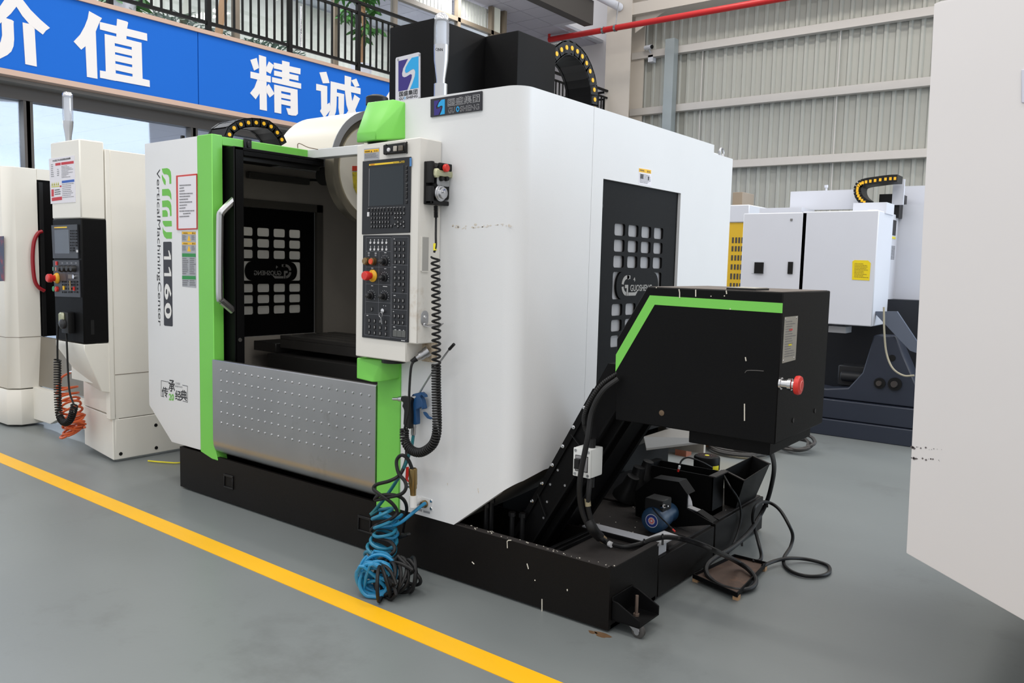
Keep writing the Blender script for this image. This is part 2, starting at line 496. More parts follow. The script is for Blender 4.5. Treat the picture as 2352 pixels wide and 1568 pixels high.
CH3 = [[(560, 618), (640, 642), (650, 1248), (570, 1232)], [(463, 675), (535, 652), (560, 765), (505, 795)], [(672, 692), (728, 735), (690, 832), (640, 800), (638, 770)],
       [(465, 805), (692, 858), (692, 930), (465, 878)], [(545, 890), (590, 930), (570, 1045), (523, 1118), (460, 1048), (510, 985)], [(670, 945), (735, 1055), (680, 1098), (640, 1030), (640, 980)],
       [(820, 682), (903, 702), (900, 920), (820, 900)], [(727, 705), (1027, 772), (1025, 838), (727, 770)], [(730, 793), (1003, 852), (1003, 910), (730, 850)], [(707, 868), (1033, 940), (1033, 1000), (707, 925)],
       [(730, 952), (808, 970), (810, 1280), (735, 1265)], [(915, 1005), (992, 1010), (997, 1280), (975, 1302), (930, 1300), (890, 1290), (865, 1215), (915, 1222)],
       [(730, 952), (992, 1010), (992, 1062), (808, 1025)], [(808, 1050), (915, 1075), (915, 1122), (808, 1100)], [(808, 1120), (915, 1142), (915, 1195), (808, 1172)]]
CH4 = [[(1240, 815), (1318, 808), (1355, 935), (1280, 938)], [(1205, 943), (1328, 970), (1328, 1175), (1355, 1155), (1370, 1230), (1295, 1328), (1248, 1250), (1262, 1225), (1258, 1025), (1205, 1015)],
       [(1367, 915), (1525, 952), (1525, 850), (1598, 870), (1593, 968), (1703, 993), (1703, 1062), (1367, 985)], [(1367, 960), (1437, 985), (1432, 1190), (1425, 1260), (1395, 1340), (1330, 1330), (1362, 1240)],
       [(1432, 1040), (1518, 1060), (1515, 1270), (1500, 1305), (1470, 1310), (1455, 1215), (1456, 1088), (1432, 1083)], [(1525, 1000), (1592, 1015), (1605, 1120), (1665, 1300), (1590, 1330), (1545, 1180)],
       [(1635, 1065), (1697, 1110), (1620, 1290), (1540, 1370), (1510, 1330), (1590, 1210)], [(1597, 905), (1655, 885), (1690, 968), (1640, 980)]]
CH5 = [[(2027, 1035), (2100, 960), (2160, 1000), (2060, 1200), (1980, 1110)]]
for cs, ox in ((CH1, 0), (CH2, 0), (CH3, 480), (CH4, 480), (CH5, 480)):
    obj('character', strokes(cs, ox), SIGNW, sg, flat=True)

BROWN = mat('bronze_frame', (72, 64, 58), 0.5)
struct('ceiling_soffit', MB().box(-10.3, XS - .12, 1, 16.3, 3.40, 3.46), mat('soffit_grey', (110, 106, 102), 0.6), label='grey soffit strip under the blue sign')
struct('trim_header', MB().box(-10.3, -10.15, 1, 16.3, 3.26, 3.41), BROWN, label='dark bronze header over the shop front glass')
ROOMW = mat('office_wall', (206, 212, 224), 0.8)
ymul = [1.4, 4.12, 6.18, 8.9, 11.6, 14.2, 16.2]
for i in range(6):
    wd = D.objects.new('window_%d' % (i + 1), None); wd.location = (-10.22, ymul[i], 0); COL.objects.link(wd); ORG[wd.name] = Vector(wd.location)
    wd['kind'] = 'structure'; wd['label'] = 'shop front window below the blue sign'
    obj('window_frame', MB().box(-10.28, -10.16, ymul[i] - .05, ymul[i] + .05, 0, 3.26).box(-10.28, -10.16, ymul[i + 1] - .02, ymul[i + 1] + .02, 0, 3.26).box(-10.28, -10.16, ymul[i], ymul[i + 1], 0, .08), BROWN, wd)
    obj('pane', MB().box(-10.235, -10.225, ymul[i] + .05, ymul[i + 1] - .02, .08, 3.26), WGLASS, wd)
struct('wall_office_back', MB().box(-15.6, -15.5, 0, 16.6, 0, 3.4), ROOMW, label='pale office wall behind the shop front glass')
for yy in (0.6, 7.6):
    struct('wall_office_partition', MB().box(-15.5, -10.4, yy, yy + .1, 0, 3.4), ROOMW, label='office partition wall behind the glass')
offc = struct('ceiling_office', MB().box(-15.5, -10.3, .7, 16.2, 3.36, 3.4), mat('office_ceiling', (196, 198, 206), 0.85), label='tiled office ceiling behind the shop front glass')
TILE = mat('ceiling_tile', (176, 174, 184), 0.85, vary=0.03, scale=9)
for i in range(8):
    for j in range(6):
        obj('ceiling_tile', MB().box(-10.45 - .8 * i - .79, -10.45 - .8 * i, 2.2 + .9 * j, 2.2 + .9 * j + .89, 3.335, 3.36), TILE, offc) if -10.45 - .8 * i - .79 > -15.5 else None
LAMP = mat('lamp_panel', (255, 255, 255), 0.5, emit=4)
for k, (lx, ly) in enumerate(((-12.45, 4.0), (-12.45, 9.4), (-12.45, 13.0))):
    o = obj('ceiling_light', MB().box(lx - .5, lx + .5, ly - .3, ly + .3, 3.32, 3.334), LAMP)
    tag(o, ['square light panel in the office ceiling behind the leftmost window', 'light panel in the office ceiling behind the machine', 'light panel in the office ceiling near the far end'][k], 'light', 'office ceiling lights')
for _x, _y in ((-12.4, 2.6), (-12.4, 5.2), (-12.4, 9.4), (-12.4, 13.0)):
    area('office_lamp', (_x, _y, 3.3), 1.0, .6, 175, (.88, .94, 1.0))
for _x, _y in ((-12.4, 4.6), (-12.4, 7.4), (-12.4, 10.2), (-12.4, 12.4), (-10.4, 4.0), (-10.4, 8.0), (-10.4, 12.0)):
    area('upper_lamp', (_x, _y, 6.7), .7, .5, 55, (.95, .97, 1.0))
bl = thing('window_blind', (-10.45, 7.7, 2.2), 'grey horizontal slat blind behind the shop front glass', 'blind')
for k in range(26):
    obj('slat', MB().bar((-10.45, 6.9, 3.22 - .05 * k), (-10.45, 8.85, 3.22 - .05 * k), .045, .004, (.5, 0, 1)), mat('blind_grey', (176, 180, 186), 0.5), bl)

# balcony floor, railing
struct('floor_balcony', MB().box(-15, XS - .13, 1, 16.3, 4.3, 4.44), mat('slab_grey', (170, 170, 172), 0.7), label='balcony slab behind the blue sign')
RAIL = mat('rail_black', (15, 14, 13), 0.45, spec=0.15)
rl = thing('balcony_railing', (XS - .06, 9, 4.46), 'black metal balcony railing with upright bars above the sign', 'railing')
XR_ = XS - .06
yend = 16.3
obj('handrail', MB().box(XR_ - .03, XR_ + .03, 1.0, yend, 5.49, 5.53), RAIL, rl)
obj('upper_rail', MB().box(XR_ - .02, XR_ + .02, 1.0, yend, 5.34, 5.375), RAIL, rl)
obj('bottom_rail', MB().box(XR_ - .02, XR_ + .02, 1.0, yend, 4.56, 4.60), RAIL, rl)
k = 1
yy = 4.928 - 1.285 * 2
bal = None; pst = None
while yy < yend + .05:
    if pst is None: pst = obj('post', MB().box(XR_ - .03, XR_ + .03, yy - .03, yy + .03, 4.462, 5.5), RAIL, rl); ybase = yy
    else:
        o = pst.copy(); o.location.y = pst.location.y + (yy - ybase); COL.objects.link(o)
    for j in range(1, 10):
        yb = yy + 1.285 * j / 10
        if yb > yend: break
        if bal is None: bal = obj('baluster', MB().box(XR_ - .012, XR_ + .012, yb - .012, yb + .012, 4.6, 5.34), RAIL, rl); ybb = yb
        else:
            o = bal.copy(); o.location.y = bal.location.y + (yb - ybb); COL.objects.link(o)
    yy += 1.285
# return of the railing at the far end
obj('handrail', MB().box(-11.5, XR_, yend - .03, yend + .03, 5.49, 5.53).box(-11.5, XR_, yend - .02, yend + .02, 5.34, 5.375).box(-11.5, XR_, yend - .02, yend + .02, 4.56, 4.6), RAIL, rl)
obj('post', MB().box(XR_ - .04, XR_ + .04, yend - .04, yend + .04, 4.462, 5.53), RAIL, rl)
for j in range(1, 11):
    o = bal.copy(); o.location.x = bal.location.x - .14 * j; o.location.y = bal.location.y + (yend - ybb); COL.objects.link(o)

# upper floor glazing behind the balcony
XG = -10.85
ym = [1.0, 3.4] + [P(u, 40, x=XG).y for u in (541, 769, 905, 1051, 1128)] + [13.62]
BRL = mat('bronze_light', (116, 104, 88), 0.5)
for i in range(7):
    wd = D.objects.new('window_%d' % (i + 11), None); wd.location = (XG, ym[i], 4.44); COL.objects.link(wd); ORG[wd.name] = Vector(wd.location)
    wd['kind'] = 'structure'; wd['label'] = 'upper floor window behind the balcony'
    fr_ = MB().box(XG - .05, XG + .05, ym[i] - .04, ym[i] + .04, 4.44, 6.75).box(XG - .04, XG + .04, ym[i], ym[i + 1], 4.44, 4.5)
    top = 6.75
    if i >= 4: fr_.box(XG - .05, XG + .05, ym[i], ym[i + 1], 6.2, 6.28); top = 6.2
    obj('window_frame', fr_, BRL, wd)
    obj('pane', MB().box(XG - .006, XG + .006, ym[i] + .04, ym[i + 1] - .04, 4.5, top), WGLASS, wd)
    if i >= 4:
        bl_ = MB(); yy = ym[i] + .04
        while yy < ym[i + 1] - .06:
            bl_.box(XG - .1, XG - .09, yy, yy + .08, 6.28, 6.72); yy += .1
        obj('blind', bl_, mat('blind_sheet', (190, 190, 180), 0.8), wd)
struct('wall_upper_end', MB().box(XG - .06, XG + .06, ym[-1] - .03, ym[-1] + .05, 4.44, 6.78), BRL, label='bronze end post of the upper glazing')
struct('wall_upper_return', MB().box(XG - .08, XG + .02, ym[-1] - .32, ym[-1] - .12, 4.44, 6.78), mat('upper_wall', (214, 212, 196), 0.8), label='cream pilaster beside the upper glazing')
struct('wall_upper', MB().box(-14.1, -14, 1, 13.6, 4.44, 6.75), mat('upper_wall', (214, 212, 196), 0.8), label='upper floor office wall')
struct('wall_upper_partition', MB().box(-14, XG - .1, 3.3, 3.38, 4.44, 6.75).box(-14, XG - .1, 13.5, 13.6, 4.44, 6.75), mat('upper_partition', (226, 228, 232), 0.8), label='upper floor partition wall')
o = obj('door_pull', MB().cyl(P(691, 15, x=XG + .08), P(691, 118, x=XG + .08), .018, n=10), CHROME); tag(o, 'tall chrome pull bar on the upper floor glass door', 'handle')
cu = struct('ceiling_upper', MB().box(-16, XS - .1, 1, 15.2, 6.79, 6.85).box(-16, -10.4, 15.2, 16.85, 6.79, 6.85), mat('office_ceiling', (196, 198, 206)), label='tiled ceiling over the balcony')
for i in range(5):
    for j in range(9):
        yt_ = 11.4 + .6 * j
        if yt_ + .59 > 15.2 and i == 0: continue
        obj('ceiling_tile', MB().box(-9.95 - .6 * i - .585, -9.95 - .6 * i, yt_, yt_ + .585, 6.765, 6.79), TILE, cu)
struct('beam_upper', MB().box(XS - .1, XS + .12, 1, 15.25, 6.7, 7.2), mat('beam_dark', (64, 60, 57), 0.6), label='dark beam above the balcony')
o = obj('roller_tube', MB().cyl((-9.6, 14.6, 7.3), (-9.6, 16.2, 7.3), .09, n=14), WHITE2)
tag(o, 'white roller tube under the hall ceiling beside the beam', 'tube')
_l = P(708, 43, z=6.75)
for k, (lx, ly) in enumerate(((_l.x, _l.y), (-12.6, 6.0))):
    o = obj('ceiling_light', MB().box(lx - .35, lx + .35, ly - .25, ly + .25, 6.74, 6.76), LAMP)
    tag(o, ['bright square light seen through the upper floor glass', 'upper floor light panel above the palms'][k], 'light', 'upper floor lights')

# plants on and behind the balcony
def leaf_fan(mb, c, d, ln, wd, rd):
    d = d.normalized(); s = d.cross(Vector((rd.uniform(-1, 1), rd.uniform(-1, 1), 1))).normalized() * wd
    up = d.cross(s).normalized()
    a, m1, m2, t = c, c + d * ln * .35 + up * .01, c + d * ln * .7, c + d * ln
    mb.face([a, m1 + s, m2 + s * .8, t, m2 - s * .8, m1 - s])
def broad_tree(loc, h, spread, label, n=46, drop=0.35):
    rd = random.Random(int(loc[1] * 100)); t = thing('potted_tree', loc, label, 'plant', 'plants on the balcony')
    L = Vector(loc)
    obj('pot', MB().lathe(L, (0, 0, 1), [(0, .13), (.3, .18), (.3, .15)], 16), WHITE2, t)
    obj('trunk', MB().tube([L + Vector((0, 0, .25)), L + Vector((.02, .03, h * .5)), L + Vector((-.02, 0, h))], .035, 8), mat('bark', (150, 116, 84), .8), t)
    mb = MB()
    for k in range(n):
        a = rd.uniform(0, 6.28); z = rd.uniform(h * .45, h * 1.05); r = rd.uniform(.08, spread)
        c = L + Vector((math.cos(a) * r, math.sin(a) * r, z))
        for j in range(6):
            aa = 6.28 * j / 6 + a
            leaf_fan(mb, c, Vector((math.cos(aa), math.sin(aa), -drop - rd.uniform(0, .8))), rd.uniform(.16, .26), .035, rd)
    f = obj('foliage', mb, LEAF, t, recalc=False); f['kind'] = 'stuff'
broad_tree((-10.35, 9.3, 4.44), 1.75, .34, 'potted tree with hanging broad leaves behind the black railing', 34)
broad_tree((-10.4, 5.35, 4.44), .5, .28, 'low leafy potted plant at the left end of the railing', 12)
def palm(loc, h, label):
    rd = random.Random(int(loc[1] * 77)); t = thing('potted_palm', loc, label, 'plant', 'palms behind the balcony'); L = Vector(loc)
    obj('pot', MB().lathe(L, (0, 0, 1), [(0, .14), (.3, .18)], 14), WHITE2, t)
    mb = MB()
    for k in range(26):
        a = rd.uniform(0, 6.28); d = Vector((math.cos(a), math.sin(a), rd.uniform(.6, 1.6))).normalized()
        p = [L + Vector((0, 0, .3)) + d * (h * s) + Vector((0, 0, -.45 * h * s * s)) for s in (0, .3, .6, .9, 1.1)]
        for i in range(4):
            sd = (p[i + 1] - p[i]).cross(Vector((0, 0, 1))).normalized() * .03
            mb.face([p[i] - sd, p[i] + sd, p[i + 1] + sd, p[i + 1] - sd])
            for s2 in (-1, 1):
                leaf_fan(mb, p[i + 1], sd * s2 * 20 + (p[i + 1] - p[i]) * 3, .22, .012, rd)
    f = obj('fronds', mb, mat('palm_green', (78, 112, 84), .6, vary=.2, scale=8), t, recalc=False); f['kind'] = 'stuff'
palm((-11.6, 6.9, 4.44), .8, 'palm with thin fronds behind the railing, left one')
palm((-11.6, 8.4, 4.44), .7, 'palm with thin fronds behind the railing, right one')
o = obj('leaning_board', MB().bar((-10.3, 6.62, 4.45), (-10.45, 6.95, 5.9), .16, .03, (0, 1, 0)), WOOD)
tag(o, 'tan wooden board leaning behind the balcony railing', 'board')
# =================================================================== GREEN AND WHITE MACHINING CENTRE
YF = 2.90
m = thing('machining_center', (-3.79, 3.9, 0), 'white and green machining centre with open black door and tall black column', 'machine')
def hull(name, pts, mt, parent, bevel=0):
    mb = MB()
    for p in pts: mb.bm.verts.new(Vector(p))
    r = bmesh.ops.convex_hull(mb.bm, input=mb.bm.verts[:])
    bmesh.ops.delete(mb.bm, geom=[g for g in r['geom_interior'] if isinstance(g, bmesh.types.BMVert)], context='VERTS')
    bmesh.ops.dissolve_limit(mb.bm, angle_limit=0.02, verts=mb.bm.verts[:], edges=mb.bm.edges[:])
    return obj(name, mb, mt, parent, bevel)

# ---- left body
lp = [(-5.375, YF, .515), (-5.09, YF, .298), (-4.741, YF, .298), (-4.741, YF, 2.302), (-5.375, YF, 2.298)]
left = obj('left_front_panel', MB().prism(lp, (0, .06, 0)), WHITE, m, .012, 2)
ls = MB()
LX0, LX1 = -5.375, -5.345
for y0, y1, z0, z1 in ((2.96, 3.55, .5, 2.298), (4.32, 5.2, .5, 2.298), (3.55, 4.32, 1.93, 2.298), (3.55, 4.32, .5, .95)):
    ls.box(LX0, LX1, y0, y1, z0, z1)
obj('left_side_panel', ls, WHITE, m)
li = MB()
for y0, y1, z0, z1 in ((2.96, 3.55, .5, 2.25), (4.32, 5.15, .5, 2.25), (3.55, 4.32, 1.93, 2.25), (3.55, 4.32, .5, .95)):
    li.box(LX1, LX1 + .01, y0, y1, z0, z1)
lining = obj('interior_lining', li, INNER, m)
obj('lining_frame', MB().box(LX1, LX1 + .03, 4.31, 4.37, .95, 1.99).box(LX1, LX1 + .03, 3.5, 4.37, 1.93, 1.99), mat('lining_frame_grey', (92, 88, 82), .45), m)
obj('back_lining', MB().box(-5.34, -2.25, 5.12, 5.15, .3, 2.3), INNER, m)
obj('roof_panel', MB().box(-5.36, -4.6, 2.95, 5.15, 2.255, 2.285), WHITE, m)
obj('roof_panel', MB().box(-2.95, -2.23, 2.97, 5.15, 2.26, 2.3), WHITE, m)  # unseen roof, added to stop light leaking into the interior from above
obj('roof_panel', MB().box(-4.6, -2.95, 4.55, 5.15, 2.26, 2.3), WHITE, m)  # unseen rear roof, likewise added to keep top light out
obj('right_lining', MB().box(-2.99, -2.96, 2.99, 3.7, .95, 2.28), INNER, m)
obj('left_base_wing', MB().prism([(-5.34, 2.97, .52), (-5.0, 2.97, .25), (-5.0, 5.2, .25), (-5.34, 5.2, .52)], (0, 0, .04)), BLACK, m)
obj('machine_base', MB().box(-4.95, -2.6, 3.36, 5.3, .0, .62), BLACK, m)
obj('green_post', MB().prism([(-4.741, YF, 2.304), (-4.741, YF, .29), (-4.61, YF, .262), (-4.548, YF, .262), (-4.578, YF, .34), (-4.578, YF, 2.304)], (0, .075, 0)).box(-4.62, -4.578, 2.97, 3.66, 2.243, 2.296), GREEN, m, .004)
# door slid open into the left body
door = obj('sliding_door', MB().box(-5.1, -4.49, 2.998, 3.012, .62, 2.232).box(-4.535, -4.49, 2.996, 3.066, .62, 2.236), BLACK, m, .004)
obj('door_roof', MB().box(-5.1, -4.49, 3.0, 3.70, 2.216, 2.236).box(-4.53, -4.49, 3.066, 3.70, 2.186, 2.216), BLACK, door, .003)
obj('door_lip', MB().box(-4.56, -4.525, 3.07, 3.69, 2.16, 2.19).box(-4.56, -4.525, 3.066, 3.085, .62, 2.16), BLACKPL, door)
hb = [P(539, 458, x=-4.515), P(510, 486, x=-4.515), P(505, 497, x=-4.515), P(504, 680, x=-4.515), P(507, 689, x=-4.515), P(535, 713, x=-4.515)]
hm = MB()
hp = smooth_path([hb[0], hb[0].lerp(hb[1], .9), hb[1].lerp(hb[2], .6), hb[2].lerp(hb[3], .06), hb[2].lerp(hb[3], .94), hb[4], hb[4].lerp(hb[5], .12), hb[5]], 4)
hm.tube(hp, .024, 8)
for v in hm.bm.verts: v.co.x = -4.515 + (v.co.x + 4.515) * .8
obj('door_handle', hm, ALU, door)
obj('bolt_head', MB().cyl((-4.492, 3.03, 1.03), (-4.486, 3.03, 1.03), .013, n=10), mat('dull_bolt', (88, 86, 84), .5, .4), door)
q = P(568, 333, x=-4.575)
obj('latch_plate', MB().box(-4.58, -4.565, q.y - .028, q.y + .028, q.z - .04, q.z + .04).box(-4.57, -4.555, q.y - .01, q.y + .01, q.z - .02, q.z + .02), BLACKPL, m, .004)
obj('top_beam', MB().box(-4.6, -2.93, 3.63, 3.70, 2.235, 2.296), WHITE, m, .004)
obj('wire_clip', MB().tube(smooth_path([P(684, 340, x=-4.58), P(684, 331, x=-4.58), P(690, 330, x=-4.57), P(707, 338, x=-4.5), P(730, 343, x=-4.4)], 5), .003, 6), mat('brown_wire', (120, 100, 84), .6), m)
o = obj('top_tray', MB().box(-5.33, -5.02, 3.05, 3.5, 2.285, 2.33).box(-5.2, -5.18, 3.06, 3.08, 2.33, 2.36), BLACKPL, m)

# steel apron with rows of raised studs
ap = [(0, 0)]
YA = 2.885
prof = [(2.93, .906), (YA + .004, .909), (YA, .904), (YA, .40), (YA + .004, .36), (YA + .018, .325), (YA + .04, .31), (2.93, .31)]
APRON = mat('brushed_steel', (178, 178, 179), 0.3, 1.0, vary=0.14, scale=3.2, bump=0.02, bscale=90, stain=(146, 142, 136), stain_scale=2.6, stain_lo=0.58)
apr = obj('steel_apron', MB().prism([(-4.572, a, b) for a, b in prof], (1.487, 0, 0)), APRON, m)
st = MB()
u0 = P(507.5, 850, y=YA); u1 = P(738.5, 891, y=YA); zt = u0.z; zb = P(508.5, 970.5, y=YA).z
dx = (u1.x - u0.x) / 15
for r in range(6):
    for c_ in range(40):
        x = u0.x + dx * c_
        if x > -3.13: break
        st.lathe((x, YA - .0001, zt + (zb - zt) * r / 5), NF, [(0, .0075), (.004, .006), (.006, 0)], 8)
o = obj('stud_rows', st, ALU, apr); o['kind'] = 'stuff'
obj('green_strip', MB().box(-3.083, -2.915, 2.892, 2.94, .268, 1.06), GREEN, m, .003)
# bracket under the console and cap over it
hull('console_bracket', [(-3.105, 2.77, 1.06), (-3.105, 2.77, .955), (-2.99, 2.77, .948), (-2.955, 2.80, .95), (-2.918, 2.9, .965), (-2.918, 2.9, 1.06), (-2.955, 2.8, 1.06), (-3.105, 2.95, 1.06), (-3.105, 2.95, .955), (-2.918, 2.95, .965), (-2.918, 2.95, 1.06)], GREEN, m, .004)
obj('console_swivel', MB().cyl((-2.9, 2.83, 1.05), (-2.9, 2.83, 1.09), .06, n=18), BLACKPL, m)
obj('console_swivel', MB().cyl((-3.05, 2.85, 2.1), (-3.05, 2.85, 2.17), .05, n=18), BLACKPL, m)
cap = [P(844, 235, y=2.86), P(902, 228, y=2.86), P(863, 301, y=2.75), P(819, 306, y=2.75), P(819, 327, y=2.75), P(863, 321, y=2.75), P(929, 235, y=2.895), P(929, 318, y=2.895)]
bk = [Vector((-3.2, 3.02, 2.16)), Vector((-3.2, 3.02, 2.33)), Vector((-2.914, 3.02, 2.16)), Vector((-2.914, 3.02, 2.33))]
hull('green_cap', cap + bk, GREEN, m, .004)
q = P(866, 236, y=3.1)
obj('black_knob', MB().lathe((q.x, 3.1, q.z - .16), (0, 0, 1), [(0, .05), (.14, .05), (.145, .06), (.185, .06), (.19, .055), (.2, .03), (.2, 0)], 24), BLACKPL, m)

# ---- right body, sheet with a rounded corner
XR, RC = -2.195, .085
def shell(name, path, mt, th=.03):
    mb = MB(); bm = mb.bm; n = len(path); O = []; I = []
    for i, (x, y, zb_, zt_) in enumerate(path):
        a = Vector(path[max(i - 1, 0)][:2]); b = Vector(path[min(i + 1, n - 1)][:2]); t = (b - a).normalized(); nr = Vector((t.y, -t.x)) * -th
        O.append((bm.verts.new((x, y, zb_)), bm.verts.new((x, y, zt_)))); I.append((bm.verts.new((x + nr.x, y + nr.y, zb_)), bm.verts.new((x + nr.x, y + nr.y, zt_))))
    for i in range(n - 1):
        bm.faces.new((O[i][0], O[i + 1][0], O[i + 1][1], O[i][1])); bm.faces.new((I[i][0], I[i][1], I[i + 1][1], I[i + 1][0]))
        bm.faces.new((O[i][1], O[i + 1][1], I[i + 1][1], I[i][1])); bm.faces.new((O[i][0], I[i][0], I[i + 1][0], O[i + 1][0]))
    for k in (0, n - 1): bm.faces.new((O[k][0], O[k][1], I[k][1], I[k][0]))
    return obj(name, mb, mt, m)
def zlow(x): return .283 if x < -2.545 else .283 + (x + 2.545) / (-2.2 + 2.545) * .262
ZT = 2.336
pa = [(-2.917, YF, .283, ZT), (-2.7, YF, .283, ZT), (-2.545, YF, .283, ZT), (-2.4, YF, zlow(-2.4), ZT), (XR - RC, YF, zlow(XR - RC), ZT)]
for i in range(1, 9):
    a = math.radians(90 * i / 8)
    pa.append((XR - RC + RC * math.sin(a), YF + RC - RC * math.cos(a), zlow(XR - RC + RC * math.sin(a)) + .0, ZT))
pa += [(XR, 3.15, .57, ZT), (XR, 3.493, .572, ZT)]
shell('right_front_cover', pa, WHITE)
shell('right_side_cover', [(XR, 3.496, .572, ZT), (XR, 3.604, .572, ZT)], WHITE)
shell('right_side_cover', [(XR, 3.604, 1.996, ZT), (XR, 4.492, 1.996, ZT)], WHITE)
shell('right_side_cover', [(XR, 4.492, .572, ZT), (XR, 4.935, .572, ZT)], WHITE)
shell('rear_side_cover', [(XR - .004, 4.937, .56, 2.285), (XR - .004, 5.25, .56, 2.285)], WHITE)
obj('lifting_eye', MB().tube([(XR - .03, 5.12 + .03 * math.cos(a), 2.31 + .03 * math.sin(a)) for a in [i * .3927 for i in range(17)]], .007, 8), STEEL, m)
obj('underside_panel', MB().prism([(-2.55, 2.93, .29), (XR - .02, 3.0, .56), (XR - .02, 5.2, .56), (-2.75, 5.2, .29)], (0, 0, .01)), mat('under_grey', (120, 116, 110), .5, vary=.1), m)
obj('drip_flap', MB().prism([(XR, 4.15, .565), (XR + .02, 4.15, .50), (XR + .25, 4.72, .50), (XR, 4.75, .565)], (0, 0, .012)), mat('under_grey', (120, 116, 110)), m)

# ---- black side doors with a grid of openings and a cut-out emblem
def side_door(xo, y0, y1, z0, z1, g0, outward, name):
    """sheet at xo..xo+.012; outward = +1 when read from +X."""
    cells = []
    ztops = [1.781, 1.696, 1.611, 1.352, 1.267, 1.182]
    for i in range(4):
        for zt_ in ztops: cells.append((g0 + .148 * i, g0 + .148 * i + .112, zt_ - .064, zt_))
    logo = (g0, g0 + .556, 1.377, 1.524)
    cells.append(logo)
    ys = sorted({y0, y1} | {c[0] for c in cells} | {c[1] for c in cells}); zs = sorted({z0, z1} | {c[2] for c in cells} | {c[3] for c in cells})
    mb = MB()
    for a, b in zip(ys, ys[1:]):
        run = None
        for c, d in zip(zs, zs[1:]):
            ym_, zm_ = (a + b) / 2, (c + d) / 2
            solid = not any(k[0] < ym_ < k[1] and k[2] < zm_ < k[3] for k in cells)
            if solid: run = [run[0] if run else c, d]
            if (not solid or d == zs[-1]) and run:
                mb.box(xo, xo + .012, a, b, run[0], run[1]); run = None
            if not solid: run = None
    r = .012
    for a, b, c, d in cells:
        for cy, cz, sy, sz in ((a, c, 1, 1), (b, c, -1, 1), (b, d, -1, -1), (a, d, 1, -1)):
            mb.prism([(xo, cy, cz), (xo, cy + sy * r, cz), (xo, cy + sy * r * .3, cz + sz * r * .3), (xo, cy, cz + sz * r)], (.012, 0, 0))
    dr = obj(name, mb, BLACK, m)
    # emblem plate filling the middle opening
    cm = MB(); cy0, cy1 = g0 + .05, g0 + .51; zc = (logo[2] + logo[3]) / 2; hh = (logo[3] - logo[2]) / 2
    pts = []
    for i in range(13):
        a = math.radians(-90 + 180 * i / 12); pts.append((xo, cy1 - .03 + .06 * math.cos(a) - .02, zc + hh * math.sin(a)))
    for i in range(13):
        a = math.radians(90 + 180 * i / 12); pts.append((xo, cy0 + .03 + .06 * math.cos(a) + .02, zc + hh * math.sin(a)))
    obj('emblem_plate', cm.prism(pts, (.012, 0, 0)), BLACK, dr)
    CUT = mat('cutout_grey', (150, 148, 144), .6)
    dirn = 1 if outward > 0 else -1
    base = g0 + (.09 if dirn > 0 else .466)
    def at(a, b): return (xo - .002, base + dirn * a, zc + b)
    em = MB()
    def arc(cx, cz, r0, r1, a0, a1, k=10):
        p = [at(cx + r1 * math.cos(math.radians(a0 + (a1 - a0) * i / k)), cz + r1 * math.sin(math.radians(a0 + (a1 - a0) * i / k))) for i in range(k + 1)]
        p += [at(cx + r0 * math.cos(math.radians(a1 + (a0 - a1) * i / k)), cz + r0 * math.sin(math.radians(a1 + (a0 - a1) * i / k))) for i in range(k + 1)]
        em.prism(p, (.016, 0, 0))
    arc(.06, 0, .036, .056, 62, 172); arc(.06, 0, .036, .056, 188, 262)
    em.prism([at(.06, .055), at(.095, .055), at(.095, .036), at(.06, .036)], (.016, 0, 0))
    em.prism([at(.04, .004), at(.075, .004), at(.075, -.056), at(.06, -.056), at(.06, -.014), at(.04, -.014)], (.016, 0, 0))
    em.prism([at(.08, -.056), at(.16, -.056), at(.18, -.036), at(.18, -.03), at(.155, -.038), at(.08, -.038)], (.016, 0, 0))
    em.prism([at(.13, .03), at(.145, .045), at(.15, .03), at(.145, .02), at(.14, .032)], (.016, 0, 0))
    obj('emblem', em, CUT, dr)
    ll, lr, ul = at(.1, -.032), at(.35, -.032), at(.1, .004)
    if dirn > 0: text('GUOSHENG', Vector(ll) + Vector((.002, 0, 0)), Vector(lr) + Vector((.002, 0, 0)), Vector(ul) + Vector((.002, 0, 0)), CUT, dr, .012, .0135, thick=.016)
    else: text('GUOSHENG', Vector(ll) + Vector((.002, 0, 0)), Vector(lr) + Vector((.002, 0, 0)), Vector(ul) + Vector((.002, 0, 0)), CUT, dr, .012, .002, thick=.016)
    xp = xo - .006 if dirn > 0 else xo - .008
    obj('pane', MB().box(xp, xp + .004, g0 - .02, g0 + .576, 1.1, 1.8), PANE, dr)
    return dr
side_door(XR - .03, 3.604, 4.492, .60, 1.996, 3.765, 1, 'side_door')
side_door(-5.375, 3.55, 4.32, .95, 1.93, 3.63, -1, 'side_door')
obj('lock', MB().cyl((XR - .018, 3.615, 1.86), (XR - .008, 3.615, 1.86), .012, n=10), BLACKPL, m)

# ---- interior: table, saddle, spindle head, tool magazine
tb = MB(); zt0, zt1 = .905, .995
slots = [3.75, 3.86, 3.97, 4.08]
edges_ = [3.655] + [v for s_ in slots for v in (s_ - .009, s_ + .009)] + [4.17]
tb.box(-4.92, -2.75, 3.655, 4.17, zt0, zt1 - .025)
for i in range(0, len(edges_), 2): tb.box(-4.92, -2.75, edges_[i], edges_[i + 1], zt1 - .025, zt1)
obj('work_table', tb, TABLE, m, .002)
obj('saddle', MB().box(-5.0, -2.8, 3.6, 4.3, .62, .86).box(-5.25, -4.98, 3.66, 4.2, .86, .93), mat('way_cover', (50, 49, 48), .4, .3, vary=.1), m, .004)
obj('chute', MB().prism([(-5.3, 2.96, .75), (-5.3, 3.66, .62), (-2.95, 3.66, .62), (-2.95, 2.96, .75)], (0, 0, .01)), mat('chute_dark', (52, 50, 48), .5), m)
